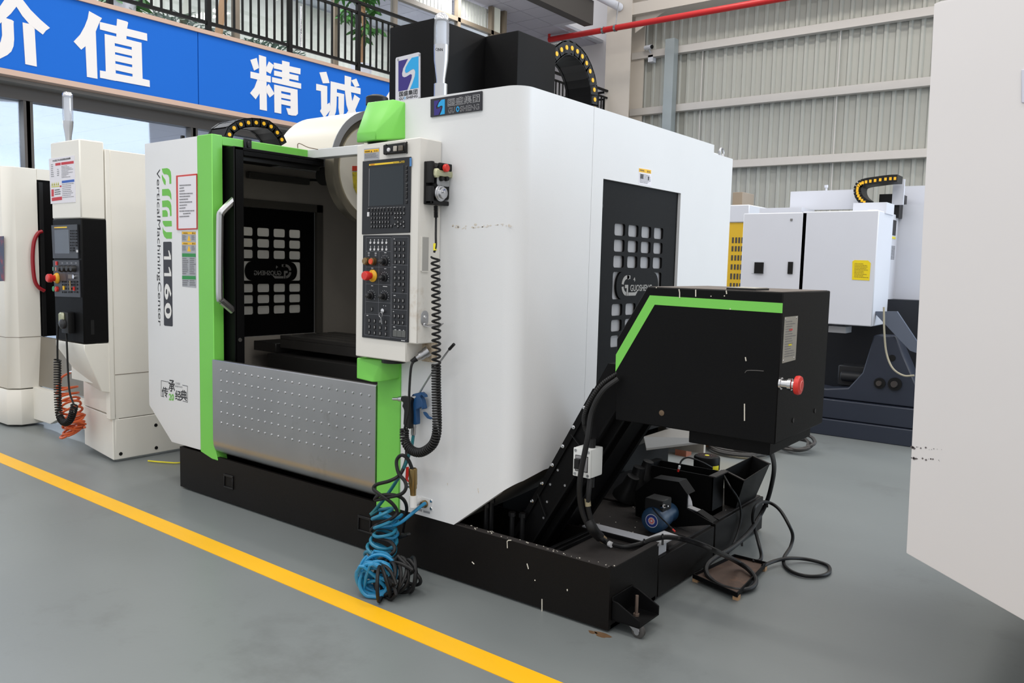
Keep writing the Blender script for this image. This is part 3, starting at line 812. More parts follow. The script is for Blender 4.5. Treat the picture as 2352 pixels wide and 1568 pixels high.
obj('interior_lamp', MB().bar(P(568, 401, x=-5.28), P(708, 418, x=-5.28), .05, .05), mat('lamp_tube_off', (78, 76, 73), .3), m, .006)
obj('lamp_cable', MB().tube(smooth_path([P(708, 413, x=-5.28), P(730, 414, x=-5.2), P(766, 421, x=-5.0), P(800, 420, x=-4.8)], 5), .01, 6), RUBBER, m)
obj('spindle_head', MB().box(-3.9, -3.58, 3.52, 3.85, 1.5, 2.3).cyl((-3.74, 3.68, 1.5), (-3.74, 3.68, 1.3), .11, .08, 20), CREAM, m, .01)
MX, MY, MZ, MR = -4.45, 4.15, 2.19, .40
obj('tool_magazine', MB().lathe((MX - .13, MY, MZ), (1, 0, 0), [(0, MR - .03), (.09, MR - .01), (.11, MR), (.13, MR), (.13, MR - .015), (.115, MR - .06), (.11, 0)], 56), DRUM, m)
obj('magazine_hub', MB().cyl((MX - .6, MY, MZ), (MX - .13, MY, MZ), .07, n=20), mat('hub_dark', (60, 58, 56), .5), m)
mg = obj('magazine_face', MB().lathe((MX - .014, MY, MZ), (1, 0, 0), [(0, MR - .065), (.006, MR - .065), (.012, .1), (.012, 0)], 48), CREAM, m)
mc = MB(); pr_o = []; 
for r_, rev in ((MR + .035, 0), (MR + .012, 1)):
    k_ = range(25) if not rev else range(24, -1, -1)
    pr_o += [(MX - .62, MY + r_ * math.cos(math.radians(17 + 146 * i / 24)), MZ + r_ * math.sin(math.radians(17 + 146 * i / 24))) for i in k_]
mc.prism(pr_o, (.625, 0, 0))
obj('magazine_cover', mc, CREAM, m)
mr = MB(); pr_i = []
for r_, rev in ((MR + .037, 0), (MR - .012, 1)):
    k_ = range(25) if not rev else range(24, -1, -1)
    pr_i += [(MX + .005, MY + r_ * math.cos(math.radians(17 + 146 * i / 24)), MZ + r_ * math.sin(math.radians(17 + 146 * i / 24))) for i in k_]
obj('magazine_rim', mr.prism(pr_i, (.006, 0, 0)), mat('rim_grey', (178, 180, 184), .4, .3), m)
decal('yellow_label', [P(809, 395, x=MX), P(822, 395, x=MX), P(822, 450, x=MX), P(812, 430, x=MX)], mat('old_yellow', (200, 180, 50), .6, vary=.3, scale=30, stain=(70, 90, 50), stain_scale=30, stain_lo=.5), m, NR, .002)
decal('red_label', [P(809, 381, x=MX), P(822, 381, x=MX), P(822, 392, x=MX), P(809, 392, x=MX)], mat('old_red', (190, 60, 40), .6), m, NR, .002)

# ---- column covers and energy chains
cc1 = obj('column_cover', MB().box(-3.965, -3.562, 3.8, 4.3, 1.9, 3.055), BLACK, m, .012, 2)
obj('column_cover', MB().box(-4.22, -3.29, 4.29, 4.72, 1.9, 3.055), BLACK, m, .012, 2)
def chain(path, width, label_name, r=.062):
    """energy chain in a plane of constant x; path = [(y, z)], link faces towards +X."""
    root = None; pts = smooth_path([(path_x, a, b) for a, b in path], 12)
    L = [0]
    for a, b in zip(pts, pts[1:]): L.append(L[-1] + (b - a).length)
    nl = int(L[-1] / (.058 if r < .08 else .068))
    def pos(s):
        for i in range(len(L) - 1):
            if L[i + 1] >= s: return pts[i].lerp(pts[i + 1], (s - L[i]) / max(1e-9, L[i + 1] - L[i]))
        return pts[-1]
    for i in range(nl):
        a, b = pos(L[-1] * i / nl), pos(L[-1] * (i + 1.12) / nl)
        d = (b - a).normalized(); nv = Vector((0, -d.z, d.y)) * r / 2
        mb = MB().prism([a - nv, b - nv * .96, b + nv * .96, a + nv], (-.018, 0, 0)).prism([a - nv + Vector((-width + .018, 0, 0)), b - nv + Vector((-width + .018, 0, 0)), b + nv + Vector((-width + .018, 0, 0)), a + nv + Vector((-width + .018, 0, 0))], (-.018, 0, 0))
        for sg in (-1, 1):
            mb.prism([a + nv * sg * .9 + d * .004, b + nv * sg * .9 - d * .004, b + nv * sg * .75 - d * .004, a + nv * sg * .75 + d * .004], (-width, 0, 0))
        if root is None:
            root = obj(label_name, mb, BLACKPL, m)
        else: obj('link', mb, BLACKPL, root)
        c = a.lerp(b, .45)
        obj('link_cap', MB().cyl(c, c + Vector((.004, 0, 0)), .0125 if r < .08 else .016, n=12), CAPYEL, root)
    return root
path_x = -4.72
lc = [P(*q, x=path_x) for q in ((523, 318), (526, 304), (540, 291), (558, 283), (577, 281), (595, 282), (613, 284), (630, 296), (643, 312), (652, 331))]
chain([(p.y, p.z) for p in lc], .2, 'energy_chain', .06)
path_x = -3.30
rc = [P(*q, x=path_x) for q in ((1262, 140), (1280, 122), (1292, 111), (1306, 108), (1320, 113), (1333, 124), (1345, 140), (1354, 160), (1361, 182), (1365, 205), (1366, 229), (1366, 262))]
chain([(p.y, p.z) for p in rc], .22, 'energy_chain', .1)

# ---- signal lamp
sl = (-2.862, 3.1)
lampp = obj('signal_lamp', MB().lathe((sl[0], sl[1], 2.30), (0, 0, 1), [(0, .034), (.145, .034), (.147, .022), (.17, .023), (.26, .036), (.31, .038), (.335, .038)], 24), ALU, m)
obj('lamp_dome', MB().lathe((sl[0], sl[1], 2.635), (0, 0, 1), [(0, .038), (.09, .038), (.125, .036)], 24), ACRYL, lampp)
obj('lamp_core', MB().cyl((sl[0], sl[1], 2.6), (sl[0], sl[1], 2.75), .024, n=18), mat('led_white', (226, 228, 232), .4), lampp)
obj('lamp_top', MB().lathe((sl[0], sl[1], 2.755), (0, 0, 1), [(0, .037), (.012, .036), (.026, .03), (.036, .018), (.038, 0)], 24), CHROME, lampp)
tdir = Vector((-.77, .64, 0)).normalized()
for body, off in (('ONN', -.006),):
    c = Vector((sl[0], sl[1], 2.605)) + Vector((.62, -.78, 0)) * .0385
    e = Vector((.78, .62, 0))
    text(body, c - e * .026 + Vector((0, 0, -.007)), c + e * .01 + Vector((0, 0, -.007)), c - e * .026 + Vector((0, 0, .007)), PRINTK, lampp, .02)

# ---- logo plates
def pz(sc, ox, oy): return lambda a, b, **k: P(ox + a / sc, oy + b / sc, **k)
L3 = pz(8.254, 880, 100)
def poly(pts, f, **k): return [f(a, b, **k) for a, b in pts]
NAV1 = [(292, 335), (470, 290), (440, 350), (380, 470), (358, 570), (365, 620), (400, 640), (440, 630), (520, 580), (545, 590), (540, 650), (510, 740), (460, 875), (292, 908)]
BLU1 = [(545, 270), (672, 240), (672, 838), (510, 865), (560, 740), (600, 620), (610, 540), (600, 500), (570, 480), (530, 500), (460, 550), (430, 555), (415, 520), (430, 450), (480, 360)]
yc = 3.8
pl = decal('logo_plate', poly([(248, 300), (262, 270), (680, 168), (712, 185), (712, 1055), (690, 1075), (245, 1150)], L3, y=yc), mat('logo_plate_grey', (206, 206, 214), .4), m, NF, .006)
decal('emblem', poly(NAV1, L3, y=yc - .006), NAVYL, pl, NF)
decal('emblem', poly(BLU1, L3, y=yc - .006), LBLUE, pl, NF)
text('国盛集团', L3(305, 1010, y=yc - .006), L3(652, 955, y=yc - .006), L3(305, 915, y=yc - .006), PRINTK, pl, .02)
text('GU', L3(305, 1075, y=yc - .006), L3(385, 1062, y=yc - .006), L3(305, 1025, y=yc - .006), PRINTK, pl, .02)
text('O', L3(392, 1060, y=yc - .006), L3(428, 1054, y=yc - .006), L3(392, 1010, y=yc - .006), LBLUE, pl, .02)
text('SHENG', L3(438, 1053, y=yc - .006), L3(652, 1015, y=yc - .006), L3(438, 1003, y=yc - .006), PRINTK, pl, .02)
for a, b in ((285, 305), (688, 215), (685, 1030)):
    c = L3(a, b, y=yc - .006); obj('screw', MB().lathe(c, NF, [(0, .008), (.003, .007), (.004, 0)], 10), STEEL, pl)
yl = YF
pl = decal('logo_plate', poly([(920, 1060), (1888, 905), (1885, 1268), (920, 1400)], L3, y=yl), mat('plate_dark', (28, 28, 36), .35), m, NF, .008)
yq = yl - .008
NAV2 = [(968, 1088), (1070, 1072), (1050, 1110), (1008, 1190), (1012, 1235), (1040, 1240), (1095, 1205), (1105, 1225), (1085, 1280), (1055, 1350), (968, 1365)]
BLU2 = [(1110, 1065), (1172, 1055), (1170, 1335), (1080, 1350), (1110, 1280), (1132, 1200), (1120, 1175), (1095, 1180), (1050, 1205), (1035, 1190), (1060, 1120)]
decal('emblem', poly(NAV2, L3, y=yq), NAVYL, pl, NF)
decal('emblem', poly(BLU2, L3, y=yq), LBLUE, pl, NF)
DK = mat('plate_dark', (28, 28, 36))
for body, a0, a1, b0, b1, h in (('国盛集团', 1230, 1832, 1198, 1105, 150), ('GU', 1228, 1365, 1328, 1308, 108), ('SHENG', 1460, 1822, 1296, 1250, 108)):
    ll, lr, ul = L3(a0, b0, y=yq), L3(a1, b1, y=yq), L3(a0, b0 - h, y=yq)
    text(body, ll, lr, ul, PRINTW, pl, .026, .0008)
    ex, ey = lr - ll, ul - ll
    text(body, ll + ex * .012 + ey * .03, lr - ex * .012 + ey * .03, ul + ex * .012 - ey * .03, DK, pl, 0.0, .0016)
text('O', L3(1385, 1303, y=yq), L3(1448, 1292, y=yq), L3(1385, 1193, y=yq), LBLUE, pl, .05)

# ---- lettering on the left panel
A1 = pz(7.842, 340, 370); A2 = pz(7.127, 340, 540); A3 = pz(3.7333, 320, 660)
yl = YF
LG = [[(250, 135), (345, 125), (385, 145), (410, 190), (418, 260), (420, 405), (388, 408), (385, 300), (365, 250), (330, 235), (290, 235), (265, 200)],
      [(252, 240), (280, 290), (310, 330), (320, 370), (315, 430), (290, 410), (262, 340), (250, 280)],
      [(255, 505), (370, 497), (400, 530), (418, 590), (423, 695), (410, 680), (390, 635), (350, 618), (257, 623)],
      [(255, 712), (360, 703), (400, 730), (420, 800), (425, 985), (398, 988), (395, 900), (375, 845), (340, 822), (260, 828)],
      [(260, 885), (320, 880), (345, 900), (357, 945), (355, 998), (262, 1002)],
      [(265, 1075), (425, 1075), (430, 1172), (310, 1178), (285, 1150), (268, 1110)],
      [(265, 1185), (285, 1240), (330, 1278), (430, 1277), (430, 1395), (335, 1395), (295, 1360), (270, 1290)]]
for pl_ in LG: decal('logo_stroke', poly(pl_, A1, y=yl), mat('logo_green', (108, 192, 70), .45), left, NF)
decal('number_plate', poly([(250, 120), (258, 108), (375, 106), (388, 120), (405, 1478), (398, 1492), (275, 1480), (263, 1465)], A2, y=yl), mat('number_black', (34, 34, 44), .4), left, NF)
DW = mat('digit_white', (230, 229, 226), .5)
for dx_, dy_ in ((0, 0), (4, 272)):
    decal('digit', poly([(332 + dx_, 248 + dy_), (346 + dx_, 250 + dy_), (374 + dx_, 335 + dy_), (378 + dx_, 400 + dy_), (262 + dx_, 398 + dy_), (262 + dx_, 346 + dy_), (348 + dx_, 348 + dy_), (342 + dx_, 300 + dy_)], A2, y=yl - .0012), DW, left, NF, .001)
text('6', A2(270, 792, y=yl), A2(275, 1055, y=yl), A2(384, 792, y=yl), DW, left, .03, .002)
text('0', A2(273, 1106, y=yl), A2(278, 1365, y=yl), A2(388, 1106, y=yl), DW, left, .03, .002)
text('VerticalMachiningCenter', P(357.6, 388, y=yl), P(361.3, 747, y=yl), P(367.6, 388, y=yl), PRINTK, left)
for a, b, c_, d in (((188, 798), (252, 810), 1, 0), ((370, 836), (414, 846), 1, 0), ((188, 798), (188, 932), 0, 1), ((414, 846), (414, 984), 0, 1), ((188, 932), (214, 937), 1, 0), ((372, 972), (414, 984), 1, 0)):
    p0, p1 = A3(*a, y=yl), A3(*b, y=yl)
    obj('frame_line', MB().bar(p0 + Vector((0, -.0006, 0)), p1 + Vector((0, -.0006, 0)), .003, .001, (0, 1, 0)), PRINTK, left)
for ch, x0, y0, x1, y1 in (('传', 194, 940, 246, 852), ('承', 250, 893, 306, 792), ('经', 308, 965, 358, 882), ('典', 352, 970, 410, 878)):
    text(ch, A3(x0, y0 - 4, y=yl), A3(x1, y0 + 6, y=yl), A3(x0, y1 - 4, y=yl), PRINTK, left, .015)
text('20', A3(254, 966, y=yl), A3(298, 972, y=yl), A3(254, 908, y=yl), mat('logo_green', (108, 192, 70)), left, .03)
text('CLASSIC', A3(312, 828, y=yl), A3(352, 836, y=yl), A3(312, 810, y=yl), PRINTG, left)
text('INHERITANCE', A3(305, 852, y=yl), A3(370, 862, y=yl), A3(305, 838, y=yl), PRINTG, left)
# red framed sheet
sh = decal('notice_frame', poly([(520, 262), (888, 225), (893, 1225), (530, 1238)], A1, y=yl), mat('frame_red', (206, 60, 54), .45), left, NF, .006)
decal('notice_sheet', poly([(540, 285), (868, 255), (873, 1205), (550, 1215)], A1, y=yl - .006), PAPER, left, NF)
rows = [(440, 570, 775, 6), (492, 570, 650, 2), (543, 570, 660, 3), (592, 570, 805, 6), (642, 570, 760, 5), (695, 570, 720, 4), (745, 570, 795, 6), (800, 570, 705, 3), (852, 570, 675, 3), (903, 570, 840, 7), (950, 635, 768, 4), (1003, 570, 745, 5)]
for k, (b, a0, a1, n_) in enumerate(rows):
    lines(left, A1(a0, b + 8, y=yl - .0075), A1(a1, b - 2 + 0, y=yl - .0075), A1(a0, b - 14, y=yl - .0075), 1, PRINTG, k, .9, 1.0)
# silver safety label strip
sv = decal('safety_label', [P(417.5, 531, y=yl), P(450, 531, y=yl), P(451, 661, y=yl), P(419, 658, y=yl)], SILVER, left, NF, .001)
for v0, v1, mt_ in ((532, 537.5, YELLOW), (556, 561.5, YELLOW), (581.5, 589.5, mat('label_green', (40, 140, 70), .5)), (633, 641, mat('label_green', (40, 140, 70)))):
    decal('label_band', [P(418.3, v0, y=yl - .001), P(449.3, v0 + .6, y=yl - .001), P(449.6, v1 + .6, y=yl - .001), P(418.3, v1, y=yl - .001)], mt_, left, NF, .0006)
for v0 in (532, 556):
    text('WARNING', P(421, v0 + 4.8, y=yl - .0016), P(431, v0 + 4.9, y=yl - .0016), P(421, v0 + 1.6, y=yl - .0016), PRINTK, left)
    text('警告', P(441, v0 + 5.4, y=yl - .0016), P(448, v0 + 5.5, y=yl - .0016), P(441, v0 + 1.4, y=yl - .0016), PRINTK, left)
    decal('warning_triangle', [P(430, v0 + 21, y=yl - .001), P(438.5, v0 + 21.4, y=yl - .001), P(434, v0 + 8, y=yl - .001)], YELLOW, left, NF, .0006)
    lines(left, P(419, v0 + 20, y=yl - .001), P(428, v0 + 20, y=yl - .001), P(419, v0 + 8, y=yl - .001), 5, PRINTG, v0, .5, .7)
    lines(left, P(440, v0 + 20, y=yl - .001), P(448, v0 + 20, y=yl - .001), P(440, v0 + 8, y=yl - .001), 5, PRINTG, v0 + 1, .5, .7)
for a, b, k in ((592, 631, 1), (643, 657, 2)):
    lines(left, P(419.5, b, y=yl - .001), P(433, b + .4, y=yl - .001), P(419.5, a, y=yl - .001), (b - a) // 4, PRINTG, k, .5, .6)
    lines(left, P(436, b + .4, y=yl - .001), P(449, b + .8, y=yl - .001), P(436, a, y=yl - .001), (b - a) // 4, PRINTG, k + 9, .5, .6)
# warning label on the right side cover
wl = decal('warning_label', [P(1467.5, 385, x=XR), P(1496, 389.5, x=XR), P(1495.5, 428, x=XR), P(1466.5, 422, x=XR)], PAPER, m, NR, .001)
decal('label_band', [P(1468, 386, x=XR + .001), P(1495.5, 390.5, x=XR + .001), P(1495.3, 399, x=XR + .001), P(1467.7, 394.5, x=XR + .001)], YELLOW, wl, NR, .0006)
text('WARNING', P(1469, 392.5, x=XR + .0016), P(1480, 394.5, x=XR + .0016), P(1469, 388.2, x=XR + .0016), PRINTK, wl)
text('警告', P(1486, 396, x=XR + .0016), P(1494, 397.5, x=XR + .0016), P(1486, 391.5, x=XR + .0016), PRINTK, wl)
lines(wl, P(1469, 420, x=XR + .001), P(1494, 425, x=XR + .001), P(1469, 398, x=XR + .001), 7, PRINTG, 5, .4, .7)
decal('pictogram', [P(1471, 400, x=XR + .001), P(1478, 401, x=XR + .001), P(1477.5, 411, x=XR + .001), P(1470.5, 410, x=XR + .001)], PRINTK, wl, NR, .0007)
decal('pictogram', [P(1488, 405, x=XR + .001), P(1491, 405.4, x=XR + .001), P(1490.5, 414, x=XR + .001), P(1488, 413.5, x=XR + .001)], PRINTK, wl, NR, .0007)

# tape residue and rust specks on the front cover
tr_ = MB(); rr_ = random.Random(8)
for k in range(34):
    u = 1038 + rr_.random() * 138; v = 521 - (u - 1038) * .03 + rr_.uniform(-5, 5); q = P(u, v, y=YF - .0003); w_ = rr_.uniform(.003, .012); h_ = rr_.uniform(.002, .006)
    tr_.prism([(q.x - w_, q.y, q.z), (q.x, q.y, q.z - h_), (q.x + w_, q.y, q.z + .001), (q.x + .002, q.y, q.z + h_)], (0, -.0004, 0))
for u, v in ((1099, 1128), (1098, 1122), (1028, 1110)):
    q = P(u, v, y=YF - .0003); tr_.prism([(q.x - .003, q.y, q.z), (q.x, q.y, q.z - .012), (q.x + .003, q.y, q.z), (q.x, q.y, q.z + .004)], (0, -.0004, 0))
o = obj('tape_residue', tr_, mat('residue_tan', (214, 206, 194), .6), m); o['kind'] = 'stuff'
# =================================================================== CONTROL CONSOLE (part of the machine)
YC = 2.75
Z5 = pz(5.6, 780, 300); Z6 = pz(5.2267, 780, 540)
cx0, cx1 = -3.092, -2.663
con = obj('control_console', MB().prism([(cx0, YC, 1.072), (-2.735, YC, 1.072), (-2.735, YC, 1.165), (cx1, YC, 1.165), (cx1, YC, 2.122), (cx0, YC, 2.112)], (0, .15, 0)), CONSOLE, m, .005)
obj('console_underside', MB().box(-2.735, cx1 - .01, 2.86, 2.9, 1.07, 1.165), mat('grimy_white', (196, 182, 160), .6, stain=(120, 96, 70), stain_scale=12, stain_lo=.5), con)
def cbox(name, q0, q1, mt, d0, d1, bevel=0, f=None, parent=None):
    a = f(*q0, y=YC); b = f(*q1, y=YC)
    return obj(name, MB().box(min(a.x, b.x), max(a.x, b.x), YC - d1, YC - d0, min(a.z, b.z), max(a.z, b.z)), mt, parent or con, bevel)
def cquad(name, pts, mt, d0, d1, f, bevel=0):
    return obj(name, MB().prism([f(a, b, y=YC - d0) for a, b in pts], (0, -(d1 - d0), 0)), mt, con, bevel)
cquad('screen_unit', [(305, 395), (928, 335), (912, 1310), (295, 1335)], PANELBLK, 0, .006, Z5, .002)
cquad('screen', [(388, 484), (826, 443), (822, 950), (380, 972)], SCREEN, .006, .0075, Z5)
cquad('screen_edge', [(380, 488), (388, 484), (380, 972), (374, 974)], PRINTG, .006, .007, Z5)
cquad('brand_strip', [(382, 430), (834, 386), (834, 410), (382, 452)], mat('strip_yellow', (248, 206, 40), .45), .006, .0072, Z5)
y_ = YC - .0072
text('FANUC', Z5(396, 446, y=y_), Z5(452, 441, y=y_), Z5(396, 430, y=y_), mat('print_red', (200, 40, 30), .5), con, .02)
text('Series 0i-MF', Z5(690, 418, y=y_), Z5(756, 411, y=y_), Z5(690, 406, y=y_), PRINTK, con)
text('Plus', Z5(764, 412, y=y_), Z5(830, 405, y=y_), Z5(764, 394, y=y_), PRINTK, con, .05)
cquad('blue_film', [(902, 350), (926, 347), (926, 456), (902, 460)], mat('film_blue', (70, 130, 190), .35), .006, .007, Z5)
cquad('machine_panel', [(311, 1346), (911, 1338), (894, 2724), (297, 2654)], PANELBLK, 0, .006, Z5, .002)
# keys: one shared mesh per size
KM = {}
def key(f, a, b, w, h, mt=KEYBLK, d=.006, proud=.004):
    k = (w, h, mt.name, proud)
    c = f(a, b, y=YC - d)
    if k not in KM:
        o = obj('key', MB().box(c.x - w / 2, c.x + w / 2, YC - d - proud, YC - d, c.z - h / 2, c.z + h / 2), mt, con, .0008)
        KM[k] = (o, c); return o
    o0, c0 = KM[k]
    o = o0.copy(); o.location = o0.location + Vector((c.x - c0.x, 0, c.z - c0.z)); COL.objects.link(o)
    return o
def keylabel(f, a, b, s=''):
    pass
KP = MB()
def mark(f, a, b, w, h, d=.0102):
    c = f(a, b, y=YC - d)
    KP.face([(c.x - w / 2, c.y, c.z - h / 2), (c.x + w / 2, c.y, c.z - h / 2), (c.x + w / 2, c.y, c.z + h / 2), (c.x - w / 2, c.y, c.z + h / 2)])
for b in (478, 530, 582, 630, 700, 752, 805, 850, 916): key(Z5, 862, b, .0115, .0155); mark(Z5, 860, b - 22, .011, .0014, .0066)
for a in (374, 419, 457, 495, 533, 572, 622, 662, 700, 740, 780, 828): key(Z5, a, 1021 - (a - 374) * .035, .0115, .0155); mark(Z5, a, 998 - (a - 374) * .035, .011, .0014, .0066)
key(Z5, 373, 1076, .0145, .0215, mat('key_white', (216, 216, 218), .45))
ROWS = [['O', 'N', 'G', '7', '8', '9', '(', ')'], ['X', 'Y', 'Z', '4', '5', '6', '-'], ['M', 'S', 'T', '1', '2', '3', '/'], ['F', 'H', 'K', '.', '0', ';', '+', 'E']]
for r_, row in enumerate(ROWS):
    for c_, ch in enumerate(row):
        a = [414, 450, 487, 523, 558, 594, 631, 668][c_]; b = [1074, 1128, 1182, 1236][r_] - (a - 414) * .035
        key(Z5, a, b, .0115, .0155)
        p = Z5(a - 9, b + 5, y=YC - .0102)
        if ch not in '.-;/': text(ch, p, p + Vector((.0042, 0, 0)), p + Vector((0, 0, .0062)), PRINTW, con, name='key_letter')
        else: mark(Z5, a - 5, b, .004, .002)
for a, b in ((712, 1062), (749, 1062), (787, 1060), (826, 1060), (712, 1118), (749, 1118), (788, 1118), (750, 1173), (712, 1203), (787, 1200), (750, 1228), (824, 1173), (824, 1228)):
    key(Z5, a, b, .0115, .0165); mark(Z5, a, b, .004, .005)
# lower operator panel: engraved fields
G = mat('engraved_line', (126, 128, 134), .5)
gl = MB()
def gline(a, b, c, d, w=.0011):
    p, q = Z6(a, b, y=YC - .0063), Z6(c, d, y=YC - .0063); gl.bar(p, q, w, .0004, (0, 1, 0))
for s_ in ((318, 28, 620, 28), (318, 190, 620, 196), (318, 28, 312, 940), (620, 28, 612, 960), (316, 380, 616, 385), (314, 583, 614, 597), (312, 795, 612, 815), (305, 942, 610, 968), (473, 192, 466, 952), (305, 942, 300, 1195), (610, 968, 606, 1230), (300, 1195, 606, 1230),
           (634, 22, 824, 24), (824, 24, 806, 1250), (634, 22, 620, 1226), (630, 352, 818, 360), (628, 690, 814, 703), (624, 888, 810, 903), (622, 1073, 808, 1090), (620, 1226, 806, 1250)): gline(*s_)
obj('engraved_lines', gl, G, con)
for a in (372, 419, 466, 514, 563):
    for b in (90, 170):
        c = Z6(a, b, y=YC - .006)
        obj('indicator', MB().lathe(c, NF, [(0, .0062), (.002, .0062), (.002, .0036), (.001, .0034), (.001, 0)], 12), PRINTW, con)
        mark(Z6, a, b - 38, .006, .003, .0066); mark(Z6, a, b - 26, .006, .003, .0066)
def kgrid(cols, rws, slope=.02, w=.0155, h=.0195):
    for b in rws:
        for a in cols:
            bb = b + (a - cols[0]) * slope
            key(Z6, a, bb, w, h); mark(Z6, a, bb - 6, .005, .003); mark(Z6, a, bb + 8, .006, .002)
kgrid((667, 717, 767), (94, 168, 245, 320), .01)
kgrid((663, 713, 763), (440, 512, 587), .02)
for a, b in ((660, 655), (760, 662)): key(Z6, a, b, .0155, .0195); mark(Z6, a, b, .004, .003)
kgrid((660, 709, 760), (780, 856), .05); kgrid((657, 706, 757), (968, 1045), .06)
kgrid((354, 418, 485, 552), (1022, 1096, 1165), .1); kgrid((385,), (887,))
for a, b, w_ in ((656, 45, .008), (664, 382, .014), (660, 723, .014), (647, 916, .007), (655, 1100, .014), (350, 213, .014), (433, 215, .014), (549, 210, .014), (392, 395, .014), (548, 402, .014), (390, 607, .014), (545, 615, .03), (333, 963, .013), (670, 1135, .012), (720, 1138, .012), (768, 1142, .006), (762, 1265, .026), (528, 845, .004), (553, 848, .004)):
    mark(Z6, a, b, w_, .0032, .0066)
for a in (667, 718, 769):
    c = Z6(a, 1176 + (a - 667) * .1, y=YC - .006); obj('counter_window', MB().box(c.x - .0135, c.x + .0135, YC - .008, YC - .006, c.z - .0155, c.z + .0155), mat('counter_grey', (92, 94, 92), .4), con)
    for s_ in (-.006, 0, .006): mark(Z6, a, 1176 + (a - 667) * .1, .0, 0) if False else None
for i in range(2):
    c = Z6((350, 432)[i], 240, y=YC - .0064); obj('icon', MB().box(c.x - .006, c.x + .006, c.y - .0003, c.y, c.z - .005, c.z + .005), PRINTG, con)
obj('key_print', KP, PRINTW, con, flat=True, recalc=False)
# buttons, rotary knobs, emergency stop
BR = mat('bronze_ring', (120, 96, 60), .4, .6); TAN = mat('button_brown', (126, 104, 66), .4)
for (a, b), mt_ in (((338, 313), TAN), ((415, 316), mat('button_orange', (226, 78, 36), .35))):
    c = Z6(a, b, y=YC - .006)
    obj('push_button', MB().lathe(c, NF, [(0, .0185), (.02, .0175), (.022, .0155)], 20), BR, con)
    obj('button_cap', MB().lathe(c + Vector((0, -.02, 0)), NF, [(0, .0145), (.006, .013), (.006, 0)], 18), mt_, con)
c = Z6(400, 487, y=YC - .006)
obj('estop_ring', MB().lathe(c, NF, [(0, .030), (.004, .030), (.006, .026), (.016, .02)], 28), mat('estop_yellow', (238, 178, 36), .4), con)
obj('estop_button', MB().lathe(c + Vector((0, -.012, 0)), NF, [(0, .016), (.02, .0165), (.022, .0225), (.040, .0225), (.046, .019), (.047, 0)], 28), RED, con)
for a, b, r in ((545, 318, .02), (540, 512, .018), (380, 728, .018), (538, 735, .018)):
    c = Z6(a, b, y=YC - .006)
    kn = obj('rotary_knob', MB().lathe(c, NF, [(0, r), (.006, r), (.008, r * .8), (.026, r * .7), (.028, r * .5), (.028, 0)], 20), KEYBLK, con)
    obj('knob_grip', MB().box(c.x - r * .9, c.x + r * .6, c.y - .034, c.y - .01, c.z - .006, c.z + .006), KEYBLK, con, .003)
    tk = MB()
    for i in range(11):
        an = math.radians(210 - 24 * i); p = c + Vector((math.cos(an) * r * 1.45, -.0006, math.sin(an) * r * 1.45)); d = Vector((math.cos(an), 0, math.sin(an)))
        tk.bar(p, p + d * .004, .0016, .0004, (0, 1, 0))
    obj('scale_marks', tk, PRINTW, con)
c = Z6(535, 905, y=YC - .006)
obj('key_switch', MB().lathe(c, NF, [(0, .0105), (.012, .0105), (.013, .004), (.013, 0)], 18), CHROME, con)
obj('key_ring', MB().tube([c + Vector((-.003 + .012 * math.cos(a), -.02, -.02 + .012 * math.sin(a))) for a in [i * .3927 for i in range(17)]], .0012, 6).bar(c + Vector((-.004, -.018, -.03)), c + Vector((-.004, -.01, -.065)), .008, .002, (0, 1, 0)), STEEL, con)
# top of the console: warning label and start-stop box
cquad('warning_label', [(316, 235), (513, 217), (511, 368), (316, 385)], SILVER, 0, .001, Z5)
cquad('label_band', [(320, 250), (504, 231), (504, 270), (320, 290)], YELLOW, .001, .0016, Z5)
y_ = YC - .0016
text('WARNING', Z5(325, 282, y=y_), Z5(392, 275, y=y_), Z5(325, 262, y=y_), PRINTK, con, .02)
text('▲', Z5(400, 277, y=y_), Z5(420, 275, y=y_), Z5(400, 255, y=y_), PRINTK, con)
text('警告', Z5(440, 272, y=y_), Z5(492, 266, y=y_), Z5(440, 254, y=y_), PRINTK, con)
lines(con, Z5(326, 365, y=YC - .001), Z5(500, 350, y=YC - .001), Z5(326, 298, y=YC - .001), 5, PRINTG, 3, .45, .75)
cquad('switch_box', [(598, 190), (880, 152), (880, 290), (598, 315)], BLACKPL, 0, .022, Z5, .004)
c = Z5(637, 247, y=YC - .022)
obj('white_button', MB().lathe(c, NF, [(0, .0095), (.006, .0095), (.008, .007), (.008, 0)], 16), PRINTW, con)
for a, w_, mt_ in ((722, .022, mat('switch_grey', (176, 170, 160), .5)), (792, .028, mat('switch_brown', (96, 88, 78), .5))):
    c = Z5(a, 233 - (a - 722) * .09, y=YC - .022)
    obj('rocker_switch', MB().box(c.x - w_ / 2, c.x + w_ / 2, c.y - .008, c.y, c.z - .012, c.z + .012), mt_, con, .002)
for a, b in ((604, 185), (868, 152), (600, 305), (870, 285)):
    c = Z5(a, b, y=YC - .022); obj('screw', MB().cyl(c, c + Vector((0, -.004, 0)), .004, n=8), BLACKPL, con)
